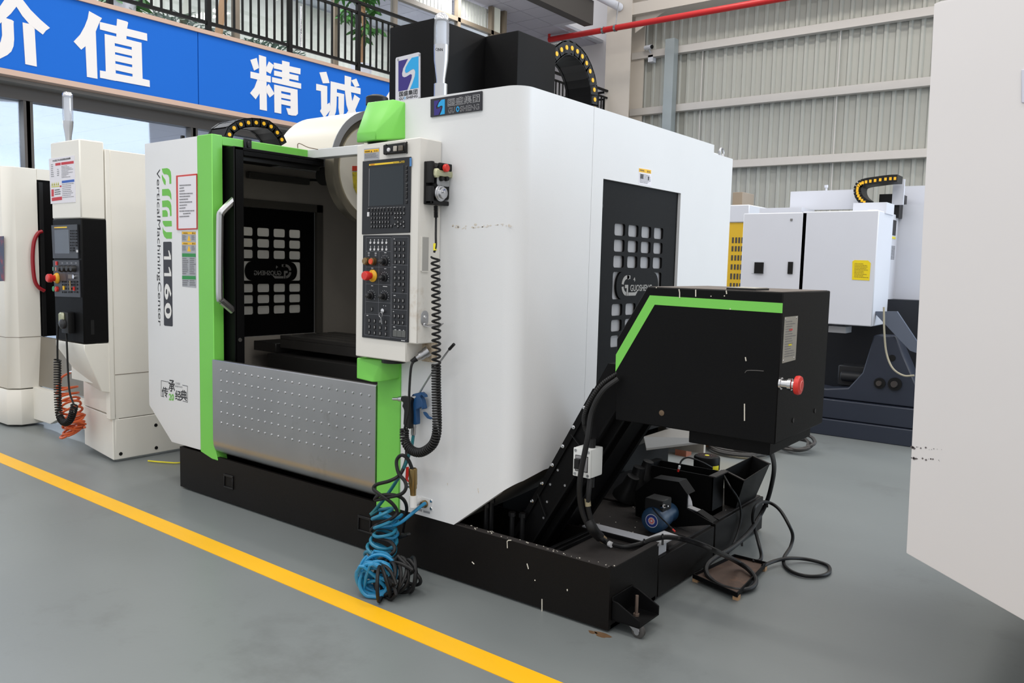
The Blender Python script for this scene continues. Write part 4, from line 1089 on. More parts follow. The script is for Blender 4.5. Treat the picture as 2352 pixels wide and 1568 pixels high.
# right side of the console: recessed grip and hook
XC = cx1
g0 = Z6(985, 20, x=XC); g1 = Z6(1062, 430, x=XC)
obj('grip_recess', MB().box(XC, XC + .0015, g0.y, g1.y, g1.z, g0.z), mat('recess_grey', (168, 166, 162), .6), con)
obj('grip_edge', MB().box(XC, XC + .006, g0.y - .006, g0.y, g1.z, g0.z).box(XC, XC + .006, g0.y, g1.y, g1.z - .005, g1.z), CONSOLE, con)
h0 = Z6(1020, 905, x=XC); h1 = Z6(1015, 1085, x=XC)
obj('coat_hook', MB().prism(rounded(lambda a, b: (XC, h0.y + a, (h0.z + h1.z) / 2 + b), .05, h0.z - h1.z, .022), (.003, 0, 0)).prism([(XC, h1.y - .012, h1.z), (XC + .05, h1.y + .02, h1.z - .012), (XC + .075, h1.y + .04, h1.z + .012), (XC + .072, h1.y + .06, h1.z + .012), (XC + .05, h1.y + .05, h1.z - .012), (XC, h1.y + .012, h1.z)], (0, 0, .003)), STEEL, con, .001)
for dz in (.0, .036):
    obj('screw', MB().lathe((XC + .003, h0.y, h0.z - .03 - dz), NR, [(0, .009), (.003, .007), (.004, 0)], 10), CHROME, con)
# cable plug under the console
a, b = P(985, 805, y=2.84), P(957, 823, y=2.80)
plug = obj('cable_plug', MB().cyl(a, a.lerp(b, .35), .026, n=16).cyl(a.lerp(b, .3), a.lerp(b, .72), .022, n=16).cyl(a.lerp(b, .68), b, .016, .012, n=14), STEEL, con)
obj('plug_boot', MB().cyl(b, b + (b - a).normalized() * .03, .014, .01, n=12), RUBBER, con)
# =================================================================== THINGS HANGING AT THE FRONT
# hand wheel pendant on the console side
hp_ = thing('handwheel_pendant', (-2.62, 2.84, 1.78), 'black handwheel pendant with red stop button hung beside the console', 'controller')
XC = cx1
def HS(a, b, d=0): return Z5(a, b, x=XC + d)
holder = [HS(1085, 395), HS(1120, 378), HS(1300, 400), HS(1375, 900), HS(1350, 955), HS(1180, 965), HS(1085, 935)]
y0, y1 = HS(1085, 395).y, HS(1360, 900).y
zt_, zb_ = HS(1100, 395).z, HS(1100, 950).z
yc_ = (y0 + y1) / 2
obj('holder', MB().box(XC, XC + .012, y0, y1 - .01, zb_, zt_).box(XC + .012, XC + .05, y0, y0 + .02, zt_ - .1, zt_).box(XC + .012, XC + .05, y0, y0 + .02, zb_, zb_ + .085).box(XC + .012, XC + .05, y0, y1 - .01, zb_, zb_ + .02), BLACKPL, hp_, .006, 2)
bx0, bx1 = XC + .012, XC + .05
body = obj('body', MB().prism([(bx0, y0 + .03, zb_ + .03), (bx0, y1 - .02, zb_ + .03), (bx0, y1 - .02, zt_ - .005), (bx0, y0 + .05, zt_ - .005), (bx0, y0 + .03, zt_ - .03)], (bx1 - bx0, 0, 0)), BLACKPL, hp_, .01, 2)
zS, zA, zB = (Z5(1290, v_, x=bx1 + .01).z for v_ in (408, 505, 588))
obj('cap_shelf', MB().prism([(bx1, y0 + .04, zS), (bx1, y1 - .025, zS), (bx1, y1 - .025, zA), (bx1, y0 + .04, zA)], (.016, 0, 0)), BLACKPL, hp_, .008, 2)
c = Z5(1345, 482, x=bx1 + .016)
obj('stop_button', MB().lathe(c, NR, [(0, .012), (.006, .012), (.007, .0185), (.018, .0185), (.022, .015), (.023, 0)], 22), RED, hp_)
obj('tape_wrap', MB().box(bx0 - .004, bx1 + .02, y0 + .018, y1 - .012, zB, zA), TAPE, hp_, .012, 2)
obj('tape_wad', MB().prism(rounded(lambda a, b: (bx1 - .03, y0 + .03 + a, (zA + zB) / 2 + b), .035, .042, .015), (.045, 0, 0)), mat('tape_wad_cream', (206, 206, 170), .4, bump=.5, bscale=60), hp_, .006)
fpc = Z5(1325, 640, x=bx1)
fp = obj('face_plate', MB().prism(rounded(lambda a, b: (bx1, fpc.y + a, fpc.z + b), .085, .055, .012), (.008, 0, 0)), mat('plate_grey', (150, 152, 154), .4), hp_, .002)
for s in (1300, 1362):
    c = Z5(s, 618, x=bx1 + .008)
    obj('selector_knob', MB().cyl(c, c + Vector((.016, 0, 0)), .012, .010, n=16), BLACKPL, hp_)
c = Z5(1285, 805, x=bx1)
obj('hand_wheel', MB().lathe(c, NR, [(0, .038), (.008, .038), (.011, .034), (.014, .034), (.017, .027), (.028, .026), (.030, .023), (.030, 0)], 32), ALU, hp_)
obj('wheel_grip', MB().lathe(c + Vector((.030, -.012, .004)), NR, [(0, .005), (.012, .006), (.013, 0)], 12), CHROME, hp_)
text('G', c + Vector((.0305, -.006, .004)), c + Vector((.0305, .006, .004)), c + Vector((.0305, -.006, .018)), mat('wheel_blue', (30, 60, 150), .4), hp_, .03)
cs = HS(1237, 965, .035); ce = HS(1240, 1118, .03)
obj('strain_relief', MB().tube([cs.lerp(ce, i / 24) for i in range(25)], [.011 if i % 3 else .007 for i in range(25)], 10), RUBBER, hp_)

# curly cable of the pendant
cab = thing('coiled_cable', (-2.6, 2.75, .5), 'black coiled cable hanging from the pendant in a long U', 'cable')
yk = 2.775
pts = [ce, P(1001, 540, y=2.80), P(1001, 565, y=2.79), P(997, 580, y=2.785)]
obj('straight_lead', MB().tube(smooth_path(pts, 6), .0055, 8), RUBBER, cab)
t0, t1 = P(999, 559, y=2.79), P(999, 575, y=2.788)
obj('yellow_tag', MB().cyl(t0, t1, .008, n=10), LEMON, cab)
def cpath(pp, yy): return smooth_path([P(a, b, y=yy) for a, b in pp], 10)
p1 = cpath([(1000, 590), (1001, 650), (1002, 720), (1002, 800), (1002, 840)], yk)
obj('coil', MB().tube(coil(p1, .0185, 17, 14), .0052, 7), RUBBER, cab)
p2 = cpath([(1002, 838), (1002, 880), (1003, 930), (1004, 975), (1002, 1000), (994, 1020), (978, 1034), (962, 1039), (946, 1034), (934, 1020), (929, 1005), (929, 985)], yk)
obj('coil', MB().tube(coil(p2, .0185, 52, 12), .0052, 7), RUBBER, cab)
obj('straight_lead', MB().tube(smooth_path([P(951, 828, y=2.79), P(944, 845, y=2.77), P(940, 900, y=2.76), P(940, 940, y=2.77), P(934, 965, y=2.775), P(929, 985, y=yk)], 8), .006, 8), RUBBER, cab)

# air guns
gx = thing('blue_air_gun', tuple(P(952, 935, y=2.84)), 'blue plastic blow gun with long thin nozzle hooked on the white cover', 'air gun')
YG = 2.845
E8 = pz(3.92, 900, 840)
def gpoly(pts, y, th): return [E8(a, b, y=y) for a, b in pts], (0, th, 0)
obj('body', MB().prism(*gpoly([(225, 245), (255, 238), (285, 265), (290, 288), (268, 262), (250, 275), (268, 310), (285, 385), (270, 395), (262, 372), (215, 395), (220, 490), (218, 530), (176, 525), (178, 400), (170, 345), (172, 320), (215, 278), (190, 262), (172, 280), (185, 255)], YG, .03)), GUNBLUE, gx, .004)
obj('trigger', MB().prism(*gpoly([(280, 415), (300, 425), (320, 455), (350, 470), (348, 482), (318, 472), (290, 440)], YG + .008, .014)), GUNBLUE, gx)
obj('nozzle', MB().tube([E8(248, 245, y=YG + .01), E8(370, 50, y=YG), P(1032, 802, y=YG - .005)], .0045, 8), STEEL, gx)
obj('nozzle_tip', MB().cyl(P(1032, 802, y=YG - .005), P(1043, 790, y=YG - .007), .0075, n=10), BLACKPL, gx)
a, b = E8(196, 530, y=YG + .015), E8(193, 632, y=YG + .015)
obj('coupling', MB().lathe(a, b - a, [(0, .012), (.012, .014), (.016, .012), (.05, .012), (.053, .009), ((b - a).length, .008)], 14), STEEL, gx)
gb = thing('black_air_gun', tuple(P(930, 950, y=2.83)), 'black blow gun with short metal nozzle beside the blue one', 'air gun')
YB = 2.82
obj('body', MB().prism(*gpoly([(78, 272), (140, 282), (170, 300), (160, 345), (165, 450), (160, 570), (108, 552), (98, 520), (105, 400), (88, 362), (98, 330), (80, 318)], YB, .032)), BLACKPL, gb, .005)
a, b = E8(98, 298, y=YB + .016), E8(12, 297, y=YB + .016)
obj('nozzle', MB().lathe(a, b - a, [(0, .013), (.012, .014), (.025, .013), (.03, .009), ((b - a).length, .0075)], 14), ALU, gb)
o = obj('gun_bracket', MB().prism([E8(215, 408, y=2.89), E8(290, 412, y=2.89), E8(365, 440, y=2.89), E8(365, 355, y=2.89), E8(285, 390, y=2.88)], (0, -.004, 0)).box(-2.80, -2.73, 2.876, 2.9, P(945, 942, y=2.85).z - .004, P(945, 942, y=2.85).z), WHITE, m)

# air fittings on the cover
fit = obj('fitting_plate', MB().prism([E8(222, 1165, y=YF), E8(370, 1205, y=YF), E8(368, 1305, y=YF), E8(222, 1258, y=YF)], (0, -.003, 0)), WHITE, m)
for a, b in ((354, 1217), (353, 1285)): obj('screw', MB().lathe(E8(a, b, y=YF - .003), NF, [(0, .009), (.003, .007), (.004, 0)], 10), CHROME, fit)
for a0, a1, b in ((220, 272, 1300), (285, 343, 1320)): obj('small_tag', MB().prism([E8(a0, b - 20, y=YF), E8(a1, b - 8, y=YF), E8(a1, b + 12, y=YF), E8(a0, b - 2, y=YF)], (0, -.001, 0)), SILVER, fit)
c = E8(305, 1240, y=YF)
obj('port', MB().lathe(c, NF, [(0, .019), (.012, .019), (.014, .015), (.03, .015)], 16), BRASS, fit)
c2 = E8(245, 1215, y=YF)
el = E8(192, 1232, y=2.80)
obj('white_elbow', MB().cyl(c2, el, .019, n=14).cyl(el + Vector((0, 0, -.02)), E8(192, 1165, y=2.80), .019, n=14), mat('pvc_white', (232, 232, 230), .4), fit)
v0, v1 = E8(192, 1165, y=2.80), E8(190, 978, y=2.80)
obj('brass_valve', MB().lathe(v0, v1 - v0, [(0, .014), (.03, .016), (.035, .019), (.05, .019), (.055, .021), (.13, .021), (.135, .016), ((v1 - v0).length, .013)], 16), BRASS, fit)
obj('valve_stem', MB().cyl(E8(165, 1075, y=2.80), E8(142, 1075, y=2.795), .012, n=12), STEEL, fit)
obj('valve_lever', MB().prism([E8(a, b, y=2.79) for a, b in ((125, 912), (150, 908), (148, 985), (140, 1020), (160, 1050), (145, 1050), (118, 1022))], (0, .006, 0)), RED, fit, .002)

# hoses
rnd = random.Random(3)
def ring_pile(c, rad, n, wid, rd, axis, zmin):
    out = []
    for k in range(n):
        cc_ = c + Vector((rd.uniform(-.012, .012), rd.uniform(-.012, .012), rd.uniform(0, .02))) + axis * (wid * (k / max(1, n - 1) - .5))
        up = Vector((0, 0, 1)); ax2 = (axis + Vector((rd.uniform(-.5, .5), rd.uniform(-.5, .5), rd.uniform(-.5, .5)))).normalized()
        t = ax2.orthogonal().normalized(); b = ax2.cross(t); r = rad * rd.uniform(.85, 1.05); a0 = rd.uniform(0, 6)
        for i in range(16):
            a = a0 + 6.2832 * i / 16
            p = cc_ + (t * math.cos(a) + b * math.sin(a)) * r
            p.z = max(p.z, zmin); out.append(p)
    return out
F7 = pz(6.272, 800, 1140)
blue = thing('blue_coil_hose', tuple(P(850, 1345, z=0)), 'blue coiled air hose hanging to a tangle on the floor', 'hose')
yh = 2.72
up_ = [E8(193, 632, y=YG + .015), P(944, 1030, y=2.80), P(925, 1080, y=2.78), P(890, 1135, y=2.75), P(862, 1170, y=2.735), P(851, 1160 + 22, y=2.72)]
hz = coil(smooth_path([P(868 + 6, 1165, y=yh), P(880, 1190, y=yh), P(885, 1230, y=yh), P(872, 1270, y=yh), P(862, 1292, y=2.69)], 8), lambda t: .06 - .01 * math.sin(t * 6), 6.5, 16)
pile = ring_pile(P(856, 1332, z=.075) + Vector((0, 0.02, 0)), .08, 10, .09, rnd, Vector((-.62, .75, .2)).normalized(), .012)
obj('upper_hose', MB().tube(smooth_path(up_ + [hz[3]], 6), .0085, 8), HOSETEAL, blue)
obj('coil', MB().tube(smooth_path(hz[3:], 2), .0085, 8), mat('hose_mix', (34, 120, 150), .35, vary=.25, scale=10), blue)
obj('tangle', MB().tube(smooth_path([hz[-1]] + pile, 2), .0085, 8), HOSEBLUE, blue)
ret = [pile[-1]] + coil(smooth_path([P(862, 1290, y=2.70), P(880, 1255, y=2.74), P(890, 1225, y=2.75), P(893, 1195, y=2.76), P(900, 1175, y=2.77)], 8), .05, 5, 14)
ret += [P(900, 1205, y=2.74), P(920, 1200, y=2.76), P(945, 1180, y=2.8), E8(285, 1245, y=2.86), E8(300, 1240, y=2.88)]
obj('return_hose', MB().tube(smooth_path(ret, 3), .0085, 8), HOSEBLUE, blue)
blk = thing('black_coil_hose', tuple(P(900, 1345, z=0)), 'black coiled air hose piled on the floor beside the blue one', 'hose')
a_ = [E8(190, 980, y=2.80), P(946, 1075, y=2.79), P(936, 1053, y=2.78), P(922, 1045, y=2.77), P(911, 1058, y=2.76), P(915, 1085, y=2.75), P(930, 1105, y=2.75), P(932, 1122, y=2.74), P(920, 1135, y=2.73), P(890, 1142, y=2.71), P(862, 1148, y=2.70), P(870, 1138, y=2.70), P(902, 1136, y=2.72), P(925, 1145, y=2.76), P(934, 1165, y=2.80), P(930, 1190, y=2.84), P(925, 1225, y=2.86), P(940, 1226, y=2.8), P(905, 1236, y=2.78), P(880, 1226, y=2.72), P(853, 1222, y=2.70), P(862, 1208, y=2.70), P(900, 1190, y=2.72), P(912, 1175, y=2.74), P(900, 1155, y=2.72), P(872, 1135, y=2.69), P(858, 1122, y=2.69), P(866, 1112, y=2.70), P(895, 1104, y=2.72), P(918, 1090, y=2.76), P(932, 1060, y=2.8), P(934, 1030, y=2.83), E8(130, 560, y=YB + .016)]
obj('upper_hose', MB().tube(smooth_path(a_, 6), .0088, 8), RUBBER, blk)
b_ = [P(853, 1222, y=2.70), P(868, 1236, y=2.69), P(895, 1243, y=2.69), P(907, 1258, y=2.68), P(900, 1272, y=2.66), P(872, 1284, y=2.65), P(848, 1292, y=2.65), P(880, 1288, y=2.66), P(905, 1300, y=2.68)]
pile2 = ring_pile(P(908, 1332, z=.075), .08, 10, .15, random.Random(9), Vector((.25, .95, .05)).normalized(), .012)
obj('tangle', MB().tube(smooth_path(b_ + pile2, 3), .0088, 8), RUBBER, blk)
# =================================================================== COOLANT TANK
tk = thing('coolant_tank', (-3.3, 3.1, 0), 'long low black coolant tank under the machine with a caster at its corner', 'tank')
TX0, TX1, TY0, TY1, TZ = -4.995, -1.668, 2.905, 3.345, .283
ft = MB().box(TX0, TX1, TY0, TY0 + .02, .012, TZ).box(TX0, TX1, TY1 - .015, TY1, .012, TZ - .02).box(TX1 - .015, TX1, TY0 + .02, TY1 - .015, .012, TZ - .004).box(TX0, TX0 + .02, TY0 + .02, TY1 - .015, .012, TZ).box(TX0, TX1, TY0 + .02, TY1 - .015, .012, .03)
body = obj('front_tank', ft, TANKBLACK, tk)
obj('rim', MB().box(-2.55, TX1 - .012, TY0 - .001, TY0 + .032, TZ, TZ + .004), DUSTY, tk)
obj('rim', MB().box(TX1 - .03, TX1 + .001, TY0 + .032, TY1, TZ - .004, TZ), DUSTY, tk)
obj('lid', MB().box(-2.02, TX1 - .03, TY0 + .04, TY1 - .02, .245, .258), DUSTY, tk, .002)
obj('lid_frame', MB().bar((-2.02, TY0 + .05, .264), (-2.02, TY1 - .02, .264), .02, .02).bar((-1.98, TY0 + .05, .268), (-1.98, TY1 - .02, .268), .012, .02).bar((-1.98, TY1 - .03, .268), (TX1 - .03, TY1 - .03, .268), .015, .02), BLACK, tk, .002)
for k, (u, v) in enumerate(((526, 1104), (838, 1202))):
    q = P(u, v, y=TY0)
    obj('recessed_handle', MB().box(q.x - .05, q.x + .05, TY0 - .008, TY0, q.z + .025, q.z + .04).box(q.x - .05, q.x - .042, TY0 - .008, TY0, q.z - .04, q.z + .03).box(q.x + .042, q.x + .05, TY0 - .008, TY0, q.z - .04, q.z + .03).box(q.x - .05, q.x + .05, TY0 - .008, TY0, q.z - .048, q.z - .038), BLACKPL, tk, .002)
# coolant drips and chips on the rim and front
CHIP = mat('chip_white', (226, 220, 206), .6)
Z8 = pz(3.92, 1000, 1100)
dm = MB()
for pts in ([(648, 620), (646, 560), (660, 550), (684, 550)], [(825, 760), (838, 808)], [(960, 1080), (960, 1205)], [(1187, 990), (1188, 1006)], [(895, 905), (898, 915)], [(350, 765), (330, 745)]):
    dm.tube([Z8(a, b, y=TY0 - .001) for a, b in pts], .0024, 5)
o = obj('drip_marks', dm, CHIP, tk); o['kind'] = 'stuff'
cm = MB(); rr = random.Random(11)
for k in range(90):
    a = rr.uniform(-2.5, TX1); y = TY0 + rr.uniform(0, .03) if k < 45 else rr.uniform(3.4, 4.6)
    z = TZ + .004 if k < 45 else .217
    if k >= 45: a = rr.uniform(-2.15, -1.7)
    s = rr.uniform(.001, .003); cm.box(a, a + s * 2, y, y + s, z, z + s)
o = obj('metal_chips', cm, CHIP, tk); o['kind'] = 'stuff'
# pale beam between the tanks
obj('pale_beam', MB().box(-2.12, -1.69, 3.39, 3.47, .20, .252), PALE, tk, .002)
obj('pale_end_bracket', MB().prism([(-1.78, 3.40, .253), (-1.675, 3.38, .253), (-1.675, 3.56, .253), (-1.76, 3.58, .253)], (0, 0, .006)), mat('plain_pale', (200, 202, 206), .5), tk)
rt = obj('rear_tank', MB().box(-2.58, -1.67, 3.36, 3.985, .012, .2), TANKBLACK, tk, .003)
obj('rear_tank', MB().box(-2.58, -1.672, 4.005, 4.70, .012, .208), TANKBLACK, tk, .003)
obj('deck', MB().box(-2.57, -1.69, 3.50, 3.98, .2, .212).box(-2.57, -1.69, 4.01, 4.69, .208, .214), DUSTY, tk)
obj('dark_slot', MB().box(-1.79, -1.70, 3.62, 3.70, .2125, .2135), BLACKPL, tk)
# corner bracket with levelling bolt and caster
bk = obj('caster_bracket', MB().box(TX1, TX1 + .006, 2.925, 3.105, .05, .155).prism([(TX1, 2.925, .14), (TX1 + .03, 2.925, .135), (TX1 + .135, 2.925, .085), (TX1 + .135, 2.925, .055), (TX1, 2.925, .055)], (0, .008, 0)).prism([(TX1, 3.097, .15), (TX1 + .03, 3.097, .145), (TX1 + .135, 3.097, .095), (TX1 + .135, 3.097, .055), (TX1, 3.097, .055)], (0, .008, 0)).box(TX1, TX1 + .135, 2.925, 3.105, .052, .060), BLACK, tk, .002)
obj('levelling_bolt', MB().cyl((TX1 + .07, 3.02, .058), (TX1 + .07, 3.02, .15), .0075, n=10).cyl((TX1 + .07, 3.02, .06), (TX1 + .07, 3.02, .07), .014, n=6), mat('bolt_rusty', (124, 108, 98), .5, .6), tk)
wx, wy = TX1 + .118, 2.955
obj('caster_fork', MB().prism([(wx - .05, wy - .016, .056), (wx + .01, wy - .016, .056), (wx + .012, wy - .016, .03), (wx - .006, wy - .016, .022)], (0, .003, 0)).prism([(wx - .05, wy + .013, .056), (wx + .01, wy + .013, .056), (wx + .012, wy + .013, .03), (wx - .006, wy + .013, .022)], (0, .003, 0)), STEEL, tk)
obj('caster_wheel', MB().lathe((wx, wy - .012, .029), (0, 1, 0), [(0, .012), (.001, .024), (.004, .029), (.02, .029), (.023, .024), (.024, .012)], 24), mat('wheel_grey', (70, 68, 66), .5), tk)
obj('caster_hub', MB().cyl((wx, wy - .02, .029), (wx, wy + .018, .029), .012, n=14), STEEL, tk)
# oil skimmer on the deck
Z7 = pz(3.563, 1360, 960)
YS = 3.80
sk = obj('skimmer_housing', MB().prism([Z7(a, b, y=YS) for a, b in ((355, 600), (420, 555), (500, 492), (700, 524), (778, 628), (775, 738), (990, 862), (985, 872), (640, 895), (355, 800))], (0, .012, 0)).prism([Z7(a, b, y=YS) for a, b in ((495, 494), (500, 490), (710, 522), (782, 626), (776, 630), (705, 528))], (0, .09, 0)).prism([Z7(a, b, y=YS + .08) for a, b in ((355, 600), (500, 490), (720, 520), (780, 625), (775, 738), (760, 760), (640, 880), (355, 790))], (0, .012, 0)), BLACK, tk)
obj('skimmer_disc', MB().cyl(Z7(640, 720, y=YS + .04), Z7(640, 720, y=YS + .043), .115, n=32), STEEL, sk)
sc = Z7(825, 740, y=YS + .03)
obj('scraper_tray', MB().prism([Z7(860, 765, y=YS + .01), Z7(985, 852, y=YS + .01), Z7(980, 862, y=YS + .01), Z7(855, 776, y=YS + .01)], (0, .06, 0)), BLACK, sk)
obj('scraper', MB().prism([Z7(778, 730, y=YS + .01), Z7(862, 762, y=YS + .01), Z7(858, 770, y=YS + .01), Z7(778, 738, y=YS + .01)], (0, .045, 0)), STEEL, sk)
obj('tray_rail', MB().prism([Z7(862, 738, y=YS + .07), Z7(1040, 830, y=YS + .07), Z7(1035, 838, y=YS + .07), Z7(862, 760, y=YS + .07)], (0, .004, 0)), BLACK, sk)
mc_ = Z7(488, 840, y=3.58)
mo = obj('skimmer_motor', MB().lathe(mc_, (0, 1, 0), [(0, .05), (.008, .062), (.02, .066), (.07, .066), (.075, .058), (.12, .058), (.125, .05), (.2, .05)], 28), MOTORBLUE, tk)
obj('motor_badge', MB().lathe(mc_ - Vector((0, .0005, 0)), NF, [(0, .034), (.001, .034)], 28), PRINTW, mo)
obj('motor_badge_ring', MB().lathe(mc_ - Vector((0, .0012, 0)), NF, [(0, .031), (.001, .031)], 28), mat('badge_blue', (28, 50, 130), .4), mo)
obj('motor_badge_core', MB().lathe(mc_ - Vector((0, .002, 0)), NF, [(0, .018), (.001, .018)], 20), PRINTW, mo)
gw = MB()
for i in range(10):
    a = math.radians(36 * i); gw.bar(mc_ + Vector((math.cos(a) * .006, -.0034, math.sin(a) * .006)), mc_ + Vector((math.cos(a) * .015, -.0034, math.sin(a) * .015)), .004, .0005, (0, 1, 0))
obj('motor_badge_wheel', gw, RED, mo)
tb_ = Z7(540, 700, y=3.64)
obj('terminal_box', MB().box(tb_.x - .055, tb_.x + .045, 3.60, 3.70, tb_.z - .03, tb_.z + .03), BLACKPL, mo, .004)
obj('toggle', MB().cyl(Z7(570, 722, y=3.6), Z7(590, 720, y=3.59), .01, n=10).cyl(Z7(590, 720, y=3.59), Z7(623, 720, y=3.585), .004, n=8), CHROME, mo)
obj('motor_lead', MB().tube(smooth_path([Z7(495, 735, y=3.59), Z7(540, 790, y=3.55), Z7(600, 850, y=3.5), Z7(660, 908, y=3.48)], 6), .0035, 6), RUBBER, mo)
obj('lead_tip', MB().tube([Z7(660, 908, y=3.48), Z7(680, 928, y=3.475)], .004, 6), RED, mo)
# open filter box, hopper, pump
bx = MB(); X0, X1, Y0, Y1, Z0, Z1 = -2.13, -1.735, 4.09, 4.24, .214, .435
bx.box(X0, X1, Y0, Y0 + .006, Z0, Z1).box(X0, X1, Y1 - .006, Y1, Z0, Z1 + .0).box(X0, X0 + .006, Y0, Y1, Z0, Z1).box(X1 - .006, X1, Y0, Y1, Z0, Z1).box(X0, X1, Y0, Y1, Z0, Z0 + .03)
fb = obj('filter_box', bx, BLACK, tk)
obj('box_rim', MB().box(X1 - .02, X1 + .02, Y0 - .015, Y1 + .01, Z1, Z1 + .006), DUSTY, fb)
obj('box_rim', MB().box(X0 - .03, X0 + .012, Y0 - .015, Y1 + .01, Z1, Z1 + .006), BLACK, fb)
obj('spout', MB().prism([(X0, Y0 + .02, .40), (X0 - .07, Y0 + .02, .36), (X0 - .07, Y0 + .02, .34), (X0, Y0 + .02, .36)], (0, .11, 0)), BLACK, fb)
def wallbox(name, top, bot, mt, parent, th=.005):
    mb = MB(); n = len(top); cen = sum((Vector(t) for t in top), Vector()) / n
    for i in range(n):
        j = (i + 1) % n; a, b, c, d = Vector(top[i]), Vector(top[j]), Vector(bot[j]), Vector(bot[i])
        nv = (cen - (a + b) / 2); nv.z = 0; mb.prism([a, b, c, d], nv.normalized() * th)
    mb.face(bot)
    return obj(name, mb, mt, parent)
hz_ = .42
hop = wallbox('hopper', [(-1.79, 4.32, hz_), (-1.60, 4.17, hz_), (-1.635, 4.66, hz_), (-1.80, 4.80, hz_)] and [(-1.775, 4.33, hz_), (-1.60, 4.19, hz_), (-1.63, 4.66, hz_), (-1.785, 4.79, hz_)], [(-1.775, 4.36, .214), (-1.695, 4.33, .214), (-1.695, 4.63, .214), (-1.775, 4.66, .214)], BLACK, tk)
obj('hopper_rim', MB().bar((-1.775, 4.33, hz_), (-1.60, 4.19, hz_), .012, .006).bar((-1.63, 4.66, hz_), (-1.785, 4.79, hz_), .012, .006), DUSTY, hop)
pc = P(1624, 1046, z=.47)
pump = obj('coolant_pump', MB().lathe((pc.x, pc.y, .21), (0, 0, 1), [(0, .065), (.18, .065), (.185, .075), (.25, .075), (.258, .07), (.262, .06), (.262, 0)], 28), BLACK, tk)
obj('pump_badge', MB().lathe((pc.x, pc.y, .472), (0, 0, 1), [(0, .014), (.001, .014), (.001, 0)], 8), LEMON, pump)
pv = MB()
for i in range(3):
    for j in range(26):
        a = 6.2832 * j / 26 + i * .12; r_ = .026 + .013 * i
        pv.box(pc.x + r_ * math.cos(a) - .002, pc.x + r_ * math.cos(a) + .002, pc.y + r_ * math.sin(a) - .002, pc.y + r_ * math.sin(a) + .002, .472, .4735)
o = obj('vent_dots', pv, mat('vent_rust', (84, 56, 46), .7), pump); o['kind'] = 'stuff'
q0, q1 = P(1644, 1062, y=pc.y - .06), P(1654, 1068, y=pc.y - .06)
dv = (Vector((0, 0, EYE)) - Vector((pc.x, pc.y, EYE))); dv.z = 0; dv.normalize(); sd = Vector((-dv.y, dv.x, 0))
lb = Vector((pc.x, pc.y, .40)) + dv * .06 + sd * .05
for s_, e_ in ((0, 1),):
    pts_ = []
    for i in range(5):
        a = math.atan2(dv.y, dv.x) + math.radians(28 + 9 * i); pts_.append((pc.x + .0755 * math.cos(a), pc.y + .0755 * math.sin(a)))
    lm = MB()
    for (xa, ya), (xb, yb) in zip(pts_, pts_[1:]): lm.face([(xa, ya, .395), (xb, yb, .395), (xb, yb, .425), (xa, ya, .425)])
    obj('pump_label', lm, LEMON, pump)
obj('pump_lead', MB().tube(smooth_path([Z7(985, 405, y=4.25), Z7(900, 360, y=4.2), Z7(790, 322, y=4.15), Z7(735, 345, y=4.12), Z7(715, 395, y=4.1), Z7(705, 435, y=4.1)], 6), .005, 6), RUBBER, tk)
obj('lead_tip', MB().tube([Z7(716, 390, y=4.08), Z7(710, 415, y=4.08)], .007, 6), PRINTW, tk)
obj('lead_tip', MB().tube([Z7(709, 415, y=4.08), Z7(703, 438, y=4.08)], .006, 6), RED, tk)
# black ducts left of the skimmer
for k, (a, b, c_, d, r_) in enumerate(((200, 640, 265, 570, .07), (290, 560, 330, 500, .065), (360, 490, 400, 450, .06))):
    p0 = Z7(a + 60, b + 10, y=3.98 + .06 * k); p1 = Z7(c_ + 40, d - 20, y=3.98 + .06 * k)
    obj('duct', MB().lathe(p0, p1 - p0, [(0, r_), (.02, r_), ((p1 - p0).length, r_ * .6), ((p1 - p0).length + .06, r_ * .5)], 20), BLACKPL, tk)
# levelling feet and guide posts seen in the open tank
for u, v, h in ((1098, 1215, .16), (1110, 1215, .2), (1158, 1225, .12), (1182, 1228, .12)):
    q = P(u, v, z=.27); obj('guide_post', MB().cyl((q.x, q.y + .06, .03), (q.x, q.y + .06, .27 + h * .6), .012, n=8).cyl((q.x, q.y + .06, .27 + h * .6), (q.x, q.y + .06, .29 + h * .6), .018, n=6), BLACKPL, tk)

# =================================================================== CHIP CONVEYOR
cv = thing('chip_conveyor', (-1.9, 3.3, .03), 'black chip conveyor with boxed head and green stripe rising out of the tank', 'conveyor')
YH, YHB = 3.05, 3.642
hpoly = [(1487, 657), (1800, 673), (1779, 1024), (1413, 961), (1416.5, 778)]
fr = [P(a, b, y=YH) for a, b in hpoly]
zt_ = (fr[0].z + fr[1].z) / 2; fr[0].z = fr[1].z = zt_; xr_ = (fr[1].x + fr[2].x) / 2; fr[1].x = fr[2].x = xr_
zb_ = (fr[2].z + fr[3].z) / 2; fr[2].z = fr[3].z = zb_
head = obj('head_box', MB().prism(fr, (0, YHB - YH, 0)), BLACK, cv, .004)
decal('green_stripe', [P(a, b, y=YH) for a, b in ((1493, 678), (1798, 696), (1797, 719), (1504, 699.5), (1414, 853.5), (1415, 814))], GREEN, cv, NF, .0015)
obj('head_top_dust', MB().box(fr[0].x + .01, xr_ - .01, YH + .01, YHB - .01, zt_, zt_ + .0015), mat('dusty_top', (110, 102, 96), .8, vary=.2, scale=14, stain=(176, 166, 150), stain_scale=22, stain_lo=.66), cv)
q = P(1775, 667, z=zt_)
obj('top_lid', MB().box(q.x - .11, q.x + .0, YH + .03, YH + .16, zt_ + .001, zt_ + .012), mat('pale_cover', (190, 186, 176), .5), cv)
obj('top_lid_rim', MB().box(q.x - .115, q.x + .005, YH + .024, YH + .166, zt_ + .001, zt_ + .009), BLACKPL, cv)
